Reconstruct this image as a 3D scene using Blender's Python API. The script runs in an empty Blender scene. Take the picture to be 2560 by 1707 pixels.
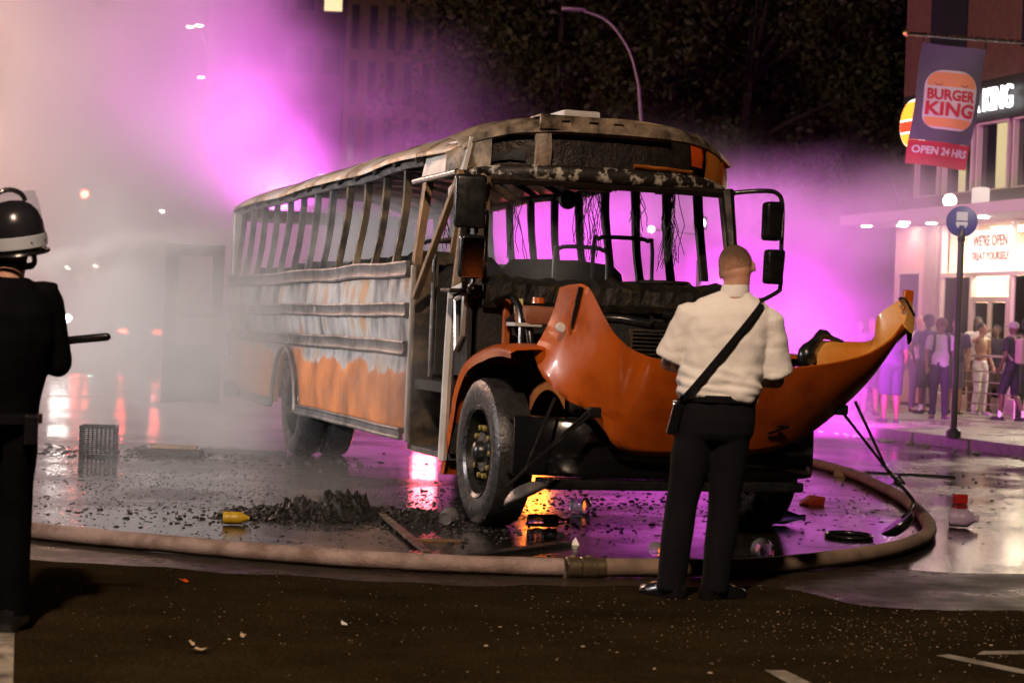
import bpy, bmesh, math, random
from mathutils import Vector, Matrix, noise as mnoise
random.seed(7)
scn = bpy.context.scene
R = math.radians
# ---------------------------------------------------------------- camera
camd = bpy.data.cameras.new('camera'); cam = bpy.data.objects.new('camera', camd)
scn.collection.objects.link(cam); scn.camera = cam
camd.sensor_width = 36; camd.lens = 67.2; camd.clip_end = 2000; camd.clip_start = 0.1
cam.matrix_world = Matrix.Translation((0, 0, 1.38)) @ Matrix.Rotation(R(90-0.31), 4, 'X') @ Matrix.Rotation(R(2.2), 4, 'Z')
camd.dof.use_dof = True; camd.dof.focus_distance = 14.0; camd.dof.aperture_fstop = 3.5
# ---------------------------------------------------------------- world (night sky), exposure, render settings
w = bpy.data.worlds.new('World'); scn.world = w; w.use_nodes = True
nt = w.node_tree; bg = nt.nodes['Background']
sky = nt.nodes.new('ShaderNodeTexSky'); sky.sky_type = 'NISHITA'; sky.sun_disc = False
sky.sun_elevation = R(-4); sky.sun_rotation = R(200)
nt.links.new(sky.outputs[0], bg.inputs[0]); bg.inputs[1].default_value = 0.02
vs = scn.view_settings; vs.view_transform = 'Standard'; vs.look = 'None'; vs.exposure = 0; vs.gamma = 1
cy = scn.cycles
cy.use_denoising = True; cy.use_adaptive_sampling = True; cy.adaptive_threshold = 0.03
cy.max_bounces = 6; cy.diffuse_bounces = 2; cy.glossy_bounces = 3; cy.transmission_bounces = 4; cy.transparent_max_bounces = 8
cy.volume_bounces = 1; cy.volume_step_rate = 2.0; cy.volume_max_steps = 128
cy.caustics_reflective = False; cy.caustics_refractive = False; cy.sample_clamp_indirect = 4
# ---------------------------------------------------------------- lamps of the place, and added fills
def lamp(name, kind, loc, col, power, size=0.2, target=None, angle=60, blend=0.5, sizey=None):
    d = bpy.data.lights.new(name, kind); d.color = col; d.energy = power
    if kind == 'AREA':
        d.size = size
        if sizey: d.shape = 'RECTANGLE'; d.size_y = sizey
    else: d.shadow_soft_size = size
    if kind == 'SPOT': d.spot_size = R(angle); d.spot_blend = blend
    o = bpy.data.objects.new(name, d); scn.collection.objects.link(o); o.location = loc
    if target: o.rotation_euler = (Vector(target)-Vector(loc)).to_track_quat('-Z', 'Y').to_euler()
    return o
MAG = (1.0, 0.055, 1.0)
for x, y, z, p in ((4.9, 27.6, 1.1, 7500), (3.4, 29.3, 2.2, 3600), (1.2, 28.0, 2.2, 3000), (-1.2, 27.0, 2.4, 900)):
    lamp('magenta_smoke_fill', 'SPOT', (x, y, z), MAG, p, 0.2, (x-6, y+10, z-.8), 160, 1.0)  # added spots, spreading the magenta evenly through the smoke
lamp('magenta_plume_fill', 'SPOT', (-3.2, 26.2, 2.9), (1.0, .12, .95), 2300, 0.25, (-5.0, 28, 9), 160, 1.0)  # added spot to brighten the plume above the rear roof
lamp('left_white_light', 'SPOT', (-9.5, 3.0, 4.0), (0.95, 0.97, 1.0), 8500, 0.25, (-3.0, 20, 1.3), 30, 0.8)  # unseen lamp put in to whiten the near smoke and bus side
lamp('left_smoke_fill', 'SPOT', (-13.5, 13.0, 4.2), (1.0, 0.90, 0.87), 7000, 0.3, (-4.6, 20, 2.3), 110, 1.0)  # unseen spot added to brighten the grey smoke at left
lamp('banner_crowd_fill', 'SPOT', (7.5, 15.0, 9.5), (1.0, 0.84, 0.60), 7000, 0.2, (8.4, 33, 1.8), 40, 0.7)  # unseen spot added to light the banner, crowd and pavement
lamp('warm_street_lamp', 'SPOT', (-1.5, 0.3, 9.5), (1.0, 0.71, 0.51), 6800, 0.25, (1.0, 11.5, 0.8), 70, 0.7)
lamp('left_street_lamp', 'POINT', (-14.5, 33, 8.0), (1.0, 0.60, 0.42), 13000, 0.2)
lamp('headlight_beam', 'SPOT', (-10.7, 45, 1.28), (1.0, 0.97, 0.9), 60, 0.12, (-3, 14, 1.4), 70, 0.9)
TH = R(18.136); LAT = Vector((math.cos(TH), math.sin(TH), 0)); REAR = Vector((-math.sin(TH), math.cos(TH), 0))
BO = Vector((0.939, 13.905, 0))                       # bus origin: under the front axle
def bw(u, s, z=0.0): return BO + LAT*u + REAR*s + Vector((0, 0, z))
# ---------------------------------------------------------------- helpers
COL = scn.collection
def link(o, parent=None):
    COL.objects.link(o)
    if parent is not None: o.parent = parent
    return o
def tag(o, label=None, cat=None, group=None, kind=None):
    if label: o['label'] = label
    if cat: o['category'] = cat
    if group: o['group'] = group
    if kind: o['kind'] = kind
    return o
def empty(name, loc=(0, 0, 0), rz=0, label=None, cat=None, group=None):
    o = bpy.data.objects.new(name, None); o.location = loc; o.rotation_euler = (0, 0, rz); o.empty_display_size = 0.2
    COL.objects.link(o); return tag(o, label, cat, group)
def V(*a): return Vector(a[0]) if len(a) == 1 else Vector(a)
class MB:
    def __init__(s): s.v = []; s.f = []
    def add(s, vs, fs):
        k = len(s.v); s.v += [tuple(p) for p in vs]; s.f += [tuple(i+k for i in f) for f in fs]; return s
    def box(s, c, d, m=None):
        x, y, z = d[0]/2, d[1]/2, d[2]/2
        P = [V(a*x, b*y, e*z) for e in (-1, 1) for b in (-1, 1) for a in (-1, 1)]
        if m is not None: P = [m @ p for p in P]
        c = V(c); return s.add([p+c for p in P], [(0,2,3,1),(4,5,7,6),(0,1,5,4),(2,6,7,3),(0,4,6,2),(1,3,7,5)])
    def beam(s, a, b, w, h, up=(0, 0, 1)):
        a, b = V(a), V(b); d = (b-a).normalized(); up = V(up)
        if abs(d.dot(up)) > .99: up = V(1, 0, 0)
        x = d.cross(up).normalized(); y = x.cross(d)
        P = [p + x*(i*w/2) + y*(j*h/2) for p in (a, b) for i, j in ((-1,-1),(1,-1),(1,1),(-1,1))]
        return s.add(P, [(3,2,1,0),(4,5,6,7),(0,1,5,4),(1,2,6,5),(2,3,7,6),(3,0,4,7)])
    def tube(s, pts, r, n=8, cap=True, flat=1.0):
        pts = [V(p) for p in pts]; k = len(pts); rs = r if isinstance(r, (list, tuple)) else [r]*k
        T = [(pts[min(i+1, k-1)]-pts[max(i-1, 0)]).normalized() for i in range(k)]
        up = V(0, 0, 1) if abs(T[0].z) < .9 else V(1, 0, 0); x = T[0].cross(up).normalized(); rings = []
        for i in range(k):
            x = (x - T[i]*x.dot(T[i])).normalized(); y = T[i].cross(x)
            rings.append([pts[i] + x*(math.cos(6.28318*j/n)*rs[i]) + y*(math.sin(6.28318*j/n)*rs[i]*flat) for j in range(n)])
        return s.loft(rings, cap)
    def loft(s, rings, cap=True):
        n = len(rings[0]); k = len(s.v)
        for r in rings: s.v += [tuple(p) for p in r]
        for i in range(len(rings)-1):
            for j in range(n):
                s.f.append((k+i*n+j, k+i*n+(j+1) % n, k+(i+1)*n+(j+1) % n, k+(i+1)*n+j))
        if cap: s.f.append(tuple(k+j for j in range(n))[::-1]); s.f.append(tuple(k+(len(rings)-1)*n+j for j in range(n)))
        return s
    def grid(s, rows, flip=False):
        n = len(rows[0]); k = len(s.v)
        for r in rows: s.v += [tuple(p) for p in r]
        for i in range(len(rows)-1):
            for j in range(n-1):
                q = (k+i*n+j, k+i*n+j+1, k+(i+1)*n+j+1, k+(i+1)*n+j); s.f.append(q[::-1] if flip else q)
        return s
    def shell(s, rows, off):                     # grid with a parallel copy shifted by off(p) and closed rim
        m = len(rows); n = len(rows[0]); k = len(s.v)
        s.grid(rows); s.grid([[V(p)+V(off(V(p)) if callable(off) else off) for p in r] for r in rows], True)
        A = lambda i, j: k+i*n+j
        B = lambda i, j: k+m*n+i*n+j
        rim = [(0, j) for j in range(n)] + [(i, n-1) for i in range(1, m)] + [(m-1, j) for j in range(n-2, -1, -1)] + [(i, 0) for i in range(m-2, 0, -1)]
        for q in range(len(rim)):
            a, b = rim[q], rim[(q+1) % len(rim)]; s.f.append((A(*b), A(*a), B(*a), B(*b)))
        return s
    def ell(s, c, r, n=12, m=8, rot=None):
        c = V(c); rings = []
        for i in range(1, m):
            a = math.pi*i/m; rings.append([V(r[0]*math.sin(a)*math.cos(6.28318*j/n), r[1]*math.sin(a)*math.sin(6.28318*j/n), -r[2]*math.cos(a)) for j in range(n)])
        if rot is not None: rings = [[rot @ p for p in q] for q in rings]
        k = len(s.v); t, b = V(0, 0, r[2]), V(0, 0, -r[2])
        if rot is not None: t, b = rot @ t, rot @ b
        s.loft([[p+c for p in q] for q in rings], False); kk = len(s.v); s.v += [tuple(b+c), tuple(t+c)]
        for j in range(n):
            s.f.append((kk, k+(j+1) % n, k+j)); s.f.append((kk+1, k+(m-2)*n+j, k+(m-2)*n+(j+1) % n))
        return s
    def cap(s, a, b, ra, rb, n=10):
        a, b = V(a), V(b); d = (b-a); L = d.length; d = d/L if L > 1e-6 else V(0, 0, 1)
        pts = []; rs = []
        for q in (80, 55, 28): pts.append(a - d*(ra*math.sin(R(q)))); rs.append(ra*math.cos(R(q)))
        pts += [a, b]; rs += [ra, rb]
        for q in (28, 55, 80): pts.append(b + d*(rb*math.sin(R(q)))); rs.append(rb*math.cos(R(q)))
        T = d; up = V(0, 0, 1) if abs(T.z) < .9 else V(1, 0, 0); x = T.cross(up).normalized(); y = T.cross(x)
        return s.loft([[p + x*(math.cos(6.28318*j/n)*r) + y*(math.sin(6.28318*j/n)*r) for j in range(n)] for p, r in zip(pts, rs)], True)
    def lathe(s, prof, c=(0, 0, 0), axis='Z', n=24, cap=False):
        c = V(c); rings = []
        for r, h in prof:
            q = []
            for j in range(n):
                a = 6.28318*j/n; x, y = r*math.cos(a), r*math.sin(a)
                q.append(c + (V(x, y, h) if axis == 'Z' else V(h, x, y) if axis == 'X' else V(y, h, x)))
            rings.append(q)
        return s.loft(rings, cap)
    def prism(s, poly, off):
        off = V(off); n = len(poly); A = [V(p) for p in poly]
        return s.add(A+[p+off for p in A], [tuple(range(n))[::-1], tuple(range(n, 2*n))] + [(i, (i+1) % n, n+(i+1) % n, n+i) for i in range(n)])
    def noise(s, amp, scale, seed=0.0):
        out = []
        for p in s.v:
            q = V(p)*scale + V(seed, seed*1.7, seed*.3); out.append(tuple(V(p)+mnoise.noise_vector(q)*amp))
        s.v = out; return s
    def mesh(s, name):
        me = bpy.data.meshes.new(name); me.from_pydata(s.v, [], s.f); me.update()
        bm = bmesh.new(); bm.from_mesh(me); bmesh.ops.recalc_face_normals(bm, faces=bm.faces); bm.to_mesh(me); bm.free(); return me
    def build(s, name, mat, parent=None, smooth=False, bevel=0, seg=2):
        me = s.mesh(name)
        if bevel:
            bm = bmesh.new(); bm.from_mesh(me)
            ed = [e for e in bm.edges if len(e.link_faces) == 2 and e.calc_face_angle() > .6]
            bmesh.ops.bevel(bm, geom=ed, offset=bevel, segments=seg, affect='EDGES', profile=.6, clamp_overlap=True); bm.to_mesh(me); bm.free()
        if mat is not None: me.materials.append(mat)
        if smooth:
            me.polygons.foreach_set('use_smooth', [True]*len(me.polygons)); me.set_sharp_from_angle(angle=R(45 if smooth is True else smooth))
        return link(bpy.data.objects.new(name, me), parent)
def fuse(mb, name, mat, parent, voxel=.012, smooth=4, noise=None, disp=None):
    me = bpy.data.meshes.new('raw'); me.from_pydata(mb.v, [], mb.f); t = bpy.data.objects.new('raw', me); COL.objects.link(t)
    m = t.modifiers.new('r', 'REMESH'); m.mode = 'VOXEL'; m.voxel_size = voxel
    if smooth: q = t.modifiers.new('s', 'SMOOTH'); q.factor = .5; q.iterations = smooth
    dg = bpy.context.evaluated_depsgraph_get(); out = bpy.data.meshes.new_from_object(t.evaluated_get(dg)); out.name = name
    bpy.data.objects.remove(t); bpy.data.meshes.remove(me)
    if disp:
        ns = [v.normal.copy() for v in out.vertices]
        for v, nn in zip(out.vertices, ns): v.co = v.co + nn*disp(v.co, nn)
    out.polygons.foreach_set('use_smooth', [True]*len(out.polygons)); out.materials.clear(); out.materials.append(mat)
    return link(bpy.data.objects.new(name, out), parent)
def cr(P, k):                                          # Catmull-Rom through points, k steps each
    P = [V(p) for p in P]; out = []
    for i in range(len(P)-1):
        a, b, c, d = P[max(i-1, 0)], P[i], P[i+1], P[min(i+2, len(P)-1)]
        for j in range(k):
            t = j/k; out.append(.5*((2*b)+(c-a)*t+(2*a-5*b+4*c-d)*t*t+(3*b-a-3*c+d)*t**3))
    return out+[P[-1]]
def text_mesh(txt, size, mat, parent, mtx, ext=.004, offs=0.0, name='lettering', shear=0.0, align='CENTER', spacing=1.0):
    c = bpy.data.curves.new(name, 'FONT'); c.body = txt; c.size = size; c.extrude = ext; c.offset = offs; c.shear = shear; c.align_x = align; c.align_y = 'CENTER'; c.space_character = spacing; c.resolution_u = 3
    o = bpy.data.objects.new('t', c); COL.objects.link(o); dg = bpy.context.evaluated_depsgraph_get(); me = bpy.data.meshes.new_from_object(o.evaluated_get(dg)); bpy.data.objects.remove(o)
    me.transform(mtx); me.materials.clear(); me.materials.append(mat); me.name = name; return link(bpy.data.objects.new(name, me), parent)
# ---------------------------------------------------------------- procedural materials
def pmat(name, col, rough=.6, metal=0.0, col2=None, scale=6.0, bump=0.0, bscale=None, rvar=0.0, coat=0.0, detail=5, thr=None, spec=None, emit=None, estr=0.0, stretch=None, trans=0.0, alpha=None, ior=None):
    m = bpy.data.materials.new(name); m.use_nodes = True; t = m.node_tree; b = t.nodes['Principled BSDF']
    b.inputs['Base Color'].default_value = (*col, 1); b.inputs['Roughness'].default_value = rough; b.inputs['Metallic'].default_value = metal
    b.inputs['Coat Weight'].default_value = coat; b.inputs['Coat Roughness'].default_value = .08
    if spec is not None: b.inputs['Specular IOR Level'].default_value = spec
    if ior: b.inputs['IOR'].default_value = ior
    if trans: b.inputs['Transmission Weight'].default_value = trans
    if emit: b.inputs['Emission Color'].default_value = (*emit, 1); b.inputs['Emission Strength'].default_value = estr
    tc = t.nodes.new('ShaderNodeTexCoord'); src = tc.outputs['Object']
    if stretch:
        mp = t.nodes.new('ShaderNodeMapping'); mp.inputs['Scale'].default_value = stretch; t.links.new(src, mp.inputs[0]); src = mp.outputs[0]
    def nz(sc, det):
        n = t.nodes.new('ShaderNodeTexNoise'); n.inputs['Scale'].default_value = sc; n.inputs['Detail'].default_value = det; n.inputs['Roughness'].default_value = .6
        t.links.new(src, n.inputs['Vector']); return n.outputs[0]
    n1 = nz(scale, detail)
    if col2 is not None:
        r = t.nodes.new('ShaderNodeValToRGB'); lo, hi = thr or (.35, .65)
        r.color_ramp.elements[0].position = lo; r.color_ramp.elements[1].position = hi
        r.color_ramp.elements[0].color = (*col, 1); r.color_ramp.elements[1].color = (*col2, 1)
        t.links.new(n1, r.inputs[0]); t.links.new(r.outputs[0], b.inputs['Base Color'])
    if rvar:
        mr = t.nodes.new('ShaderNodeMapRange'); mr.inputs[1].default_value = .3; mr.inputs[2].default_value = .7
        mr.inputs[3].default_value = max(.02, rough-rvar); mr.inputs[4].default_value = min(1, rough+rvar)
        t.links.new(nz(scale*1.7, 4), mr.inputs[0]); t.links.new(mr.outputs[0], b.inputs['Roughness'])
    if bump:
        bp = t.nodes.new('ShaderNodeBump'); bp.inputs['Strength'].default_value = bump; bp.inputs['Distance'].default_value = .02
        t.links.new(nz(bscale or scale*5, 4), bp.inputs['Height']); t.links.new(bp.outputs[0], b.inputs['Normal'])
    return m
def emat(name, col, s):
    m = bpy.data.materials.new(name); m.use_nodes = True; t = m.node_tree; t.nodes.remove(t.nodes['Principled BSDF'])
    e = t.nodes.new('ShaderNodeEmission'); e.inputs[0].default_value = (*col, 1); e.inputs[1].default_value = s
    t.links.new(e.outputs[0], t.nodes['Material Output'].inputs[0]); return m
# ---------------------------------------------------------------- road, standing water, pavement
def ground_mat(name, col, col2, r0, r1, lo, hi, rs, bump, bs, spark=0.0):
    m = bpy.data.materials.new(name); m.use_nodes = True; t = m.node_tree; b = t.nodes['Principled BSDF']; N = t.nodes.new; L = t.links.new
    tc = N('ShaderNodeTexCoord')
    def nz(s, d, rg=.6):
        n = N('ShaderNodeTexNoise'); n.inputs['Scale'].default_value = s; n.inputs['Detail'].default_value = d; n.inputs['Roughness'].default_value = rg; L(tc.outputs['Object'], n.inputs['Vector']); return n.outputs[0]
    g = N('ShaderNodeValToRGB'); g.color_ramp.elements[0].position = .3; g.color_ramp.elements[1].position = .7
    g.color_ramp.elements[0].color = (*col, 1); g.color_ramp.elements[1].color = (*col2, 1); L(nz(1.3, 9, .7), g.inputs[0])
    fine = nz(48, 5, .75); mx = N('ShaderNodeMix'); mx.data_type = 'RGBA'; mx.blend_type = 'MULTIPLY'; mx.inputs[0].default_value = .8
    g2 = N('ShaderNodeValToRGB'); g2.color_ramp.elements[0].position = .3; g2.color_ramp.elements[1].position = .75; g2.color_ramp.elements[0].color = (.25, .25, .25, 1); g2.color_ramp.elements[1].color = (2.4, 2.4, 2.3, 1)
    L(fine, g2.inputs[0]); L(g.outputs[0], mx.inputs[6]); L(g2.outputs[0], mx.inputs[7])
    g3 = N('ShaderNodeValToRGB'); g3.color_ramp.elements[0].position = .60; g3.color_ramp.elements[1].position = .74; g3.color_ramp.elements[0].color = (1, 1, 1, 1); g3.color_ramp.elements[1].color = (4, 3.6, 3, 1); L(nz(75, 2), g3.inputs[0])
    mx3 = N('ShaderNodeMix'); mx3.data_type = 'RGBA'; mx3.blend_type = 'MULTIPLY'; mx3.inputs[0].default_value = 1; L(mx.outputs[2], mx3.inputs[6]); L(g3.outputs[0], mx3.inputs[7]); L(mx3.outputs[2], b.inputs['Base Color'])
    mr = N('ShaderNodeMapRange'); mr.inputs[1].default_value = lo; mr.inputs[2].default_value = hi; mr.inputs[3].default_value = r0; mr.inputs[4].default_value = r1; L(nz(rs, 6), mr.inputs[0]); L(mr.outputs[0], b.inputs['Roughness'])
    bp = N('ShaderNodeBump'); bp.inputs['Strength'].default_value = bump; bp.inputs['Distance'].default_value = .01
    L(nz(bs, 4), bp.inputs['Height']); L(bp.outputs[0], b.inputs['Normal']); return m
m_road = ground_mat('damp_asphalt', (.010, .0072, .0036), (.026, .019, .0105), .55, .85, .40, .60, .9, .9, 110)
m_road.node_tree.nodes['Principled BSDF'].inputs['Specular IOR Level'].default_value = 0.0
m_damp = ground_mat('wet_rough_asphalt', (.010, .008, .005), (.022, .017, .011), .26, .55, .42, .60, 1.6, 1.0, 70)
m_water = ground_mat('water_on_asphalt', (.008, .008, .008), (.018, .017, .016), .07, .30, .42, .62, .55, .16, 22)
m_walk = ground_mat('wet_concrete', (.17, .16, .15), (.27, .26, .24), .16, .5, .40, .60, .7, .25, 40)
road = MB().add([(-300, -60, 0), (300, -60, 0), (300, 700, 0), (-300, 700, 0)], [(0, 1, 2, 3)]).build('road', m_road); tag(road, kind='structure')
HOSE = [(-5.5, 12.9), (-4.2, 12.25), (-2.85, 11.61), (-2.21, 11.32), (-1.39, 10.98), (-.63, 10.81), (.11, 10.80), (.41, 10.83), (.86, 10.97), (1.39, 11.19), (1.99, 11.72), (2.53, 12.46), (2.94, 13.37), (3.2, 14.49), (3.43, 16.38), (3.51, 17.96), (3.52, 19.67), (3.30, 21.4), (2.7, 23.0)]
hp_ = cr([V(x, y+.05, 0) for x, y in HOSE[:11]], 6)
edge = [V(-13, 15.5, 0), V(-9, 14.5, 0)] + hp_ + cr([V(2.2, 11.9, 0), V(2.8, 11.75, 0), V(3.6, 11.9, 0), V(5.0, 12.4, 0), V(7.5, 14.5, 0)], 5)
edge = [V(p.x+.05*mnoise.noise(p*2.1), p.y+.10*mnoise.noise(p*1.7+V(5, 0, 0)), .004) for p in edge]
kl = [bw(8.68, s) for s in (-4, 8, 18, 30)]
edge += [V(p.x, p.y, .004) for p in kl] + [V(-14, 44, .004), V(-18, 30, .004)]
wtr = MB().add(edge, [tuple(range(len(edge)))]).build('standing_water', m_water); tag(wtr, kind='structure')
we = cr([V(-9, 11.5, 0), V(-5, 11.2, 0), V(-2.5, 10.7, 0), V(-1, 10.35, 0), V(.3, 10.4, 0), V(1.3, 10.7, 0), V(1.62, 10.55, 0), V(2.0, 10.15, 0), V(2.6, 10.1, 0), V(3.6, 10.2, 0), V(5, 10.6, 0), V(9, 12, 0)], 8)
we = [V(p.x, p.y+.16*mnoise.noise(p*2.3)+.05*mnoise.noise(p*9), .002) for p in we] + [V(9, 15, .002), V(-9, 15.5, .002)]
tag(MB().add(we, [tuple(range(len(we)))]).build('wet_asphalt_strip', m_damp), kind='structure')
st = empty('sidewalk', bw(8.7, 0), TH); tag(st, kind='structure')
MB().box((20.3, 20, .06), (40, 120, .18)).build('pavement_slab', m_walk, st)
kme = MB().box((0, 0, 0), (.18, 1.48, .26)).mesh('kerb_stone')
bm = bmesh.new(); bm.from_mesh(kme); bmesh.ops.bevel(bm, geom=bm.edges[:], offset=.02, segments=2, affect='EDGES'); bm.to_mesh(kme); bm.free()
kme.materials.append(pmat('kerb_granite', (.16, .15, .15), .35, 0, (.24, .22, .21), 9, .3, 40, .12))
for i in range(36):
    o = bpy.data.objects.new('kerb_stone', kme); link(o, st); o.location = (.16+random.uniform(-.006, .006), -6+1.5*i, .03+random.uniform(-.006, .004))
m_mark = pmat('worn_road_paint', (.28, .25, .20), .7, 0, (.07, .06, .05), 7, .2, 40, thr=(.40, .66))
mk = empty('road_markings', (0, 0, 0)); tag(mk, kind='structure')
for q in ([(-2.10, 8.25), (-1.78, 7.0), (-1.5, 5.9), (-1.95, 5.8), (-2.3, 6.9), (-2.62, 8.15)], [(1.11, 8.0), (1.20, 8.01), (1.33, 7.45), (1.42, 6.9), (1.30, 6.9), (1.22, 7.45)], [(2.15, 8.62), (2.20, 8.72), (3.4, 9.1), (3.4, 8.98)], [(1.95, 8.55), (2.02, 8.60), (2.6, 7.8), (2.48, 7.8)], [(4.5, 15.2), (4.62, 15.3), (7.6, 13.4), (7.5, 13.25)]):
    MB().add([V(x, y, .004 if y < 11 else .008) for x, y in q], [tuple(range(len(q)))]).build('painted_line', m_mark, mk)
# ---------------------------------------------------------------- fire hose
m_hose = pmat('hose_canvas', (.30, .21, .15), .75, 0, (.16, .11, .08), 5, .35, 120, stretch=(1, 1, 1)); m_hosep = pmat('hose_canvas_clean', (.36, .27, .25), .6, 0, (.17, .11, .09), 6, .5, 90, thr=(.42, .68))
m_brass = pmat('hose_brass', (.30, .23, .14), .35, .8, (.20, .15, .10), 8, .1, 30, .1)
hz = empty('fire_hose', (.4, 10.83, 0), 0, 'tan fire hose with brass coupling snaking round the front of the bus', 'hose'); HL = V(-.4, -10.83, 0)
P = cr([V(x, y, .055) for x, y in HOSE], 8); ic = min(range(len(P)), key=lambda i: (P[i]-V(.40, 10.83, .055)).length)
for nm, q, mt in (('hose_section', P[:ic-1], m_hosep), ('hose_section', P[ic+2:], m_hose)):
    MB().tube([p+HL+V(0, 0, .004*mnoise.noise(p*1.5)) for p in q], [.052+.0025*mnoise.noise(p*5) for p in q], 14).build(nm, mt, hz, True)
a, b = P[ic-2]+HL, P[ic+3]+HL; d = (b-a).normalized(); c = (a+b)/2
cp = MB().tube([c-d*.10, c-d*.095, c-d*.02, c-d*.015, c-d*.01, c+d*.07, c+d*.075, c+d*.13], [.056, .062, .062, .055, .064, .064, .056, .056], 20).build('coupling', m_brass, hz, 40)
for k_ in (-.06, .03): MB().box(c+d*k_+V(0, 0, .064), (.03, .02, .015)).build('coupling_lug', m_brass, cp, False, .004)
# ---------------------------------------------------------------- materials of the bus
m_orange = pmat('bus_paint', (.25, .035, .003), .34, 0, (.50, .095, .006), 2.6, .10, 7, .12, coat=.35, detail=9, thr=(.28, .52))
m_orange_in = pmat('bus_paint_sooty', (.26, .05, .008), .5, 0, (.55, .18, .02), 2.2, .1, 14, .1)
m_char = pmat('charred_metal', (.010, .009, .008), .5, .3, (.026, .016, .011), 6, .6, 26, .2)
m_charl = pmat('scorched_steel', (.05, .045, .04), .42, .6, (.26, .19, .12), 5, .25, 22, .15, thr=(.4, .72))
m_soot = pmat('soot', (.005, .005, .0055), .7, 0, (.017, .016, .015), 5, .6, 24)
m_grey = pmat('bare_burnt_steel', (.34, .34, .35), .42, .55, (.50, .46, .42), 3.2, .2, 16, .12)
m_ash = pmat('ash_white_panel', (.44, .43, .42), .55, .1, (.62, .60, .57), 4, .15, 20, .1, thr=(.3, .6))
m_rail = pmat('scorched_rail', (.055, .055, .06), .42, .5, (.21, .20, .20), 3.5, .3, 26, .14)
m_tan = pmat('heat_tanned_trim', (.30, .19, .10), .5, .1, (.16, .11, .07), 5, .3, 18)
m_black = pmat('black_plastic', (.008, .008, .009), .28, 0, (.014, .014, .014), 8, .05, 30, .08)
m_gloss = pmat('black_enamel', (.006, .006, .007), .16, 0, None, 6, .03, 9, .05, coat=.4)
m_rub = pmat('wet_rubber', (.016, .016, .017), .30, 0, (.035, .035, .036), 9, .35, 40, .12)
m_rim = pmat('black_steel_rim', (.022, .022, .024), .28, .5, (.05, .05, .05), 9, .1, 30, .1)
m_chrome = pmat('steel', (.5, .5, .5), .25, 1, None, 6, .05, 20, .1)
m_mirror = pmat('wet_mirror_glass', (.75, .75, .75), .06, 1, None, 60, .06, 90, .03)
m_lug = pmat('brass_lug', (.32, .26, .07), .4, .4)
m_lamp = pmat('amber_lens', (.55, .07, .008), .3, 0, None, 5, .05, 20, coat=.4)
m_tank = pmat('melted_tank', (.22, .07, .035), .4, 0, (.34, .14, .08), 4, .15, 14)
m_white = pmat('white_disc', (.7, .7, .68), .4)
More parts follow.
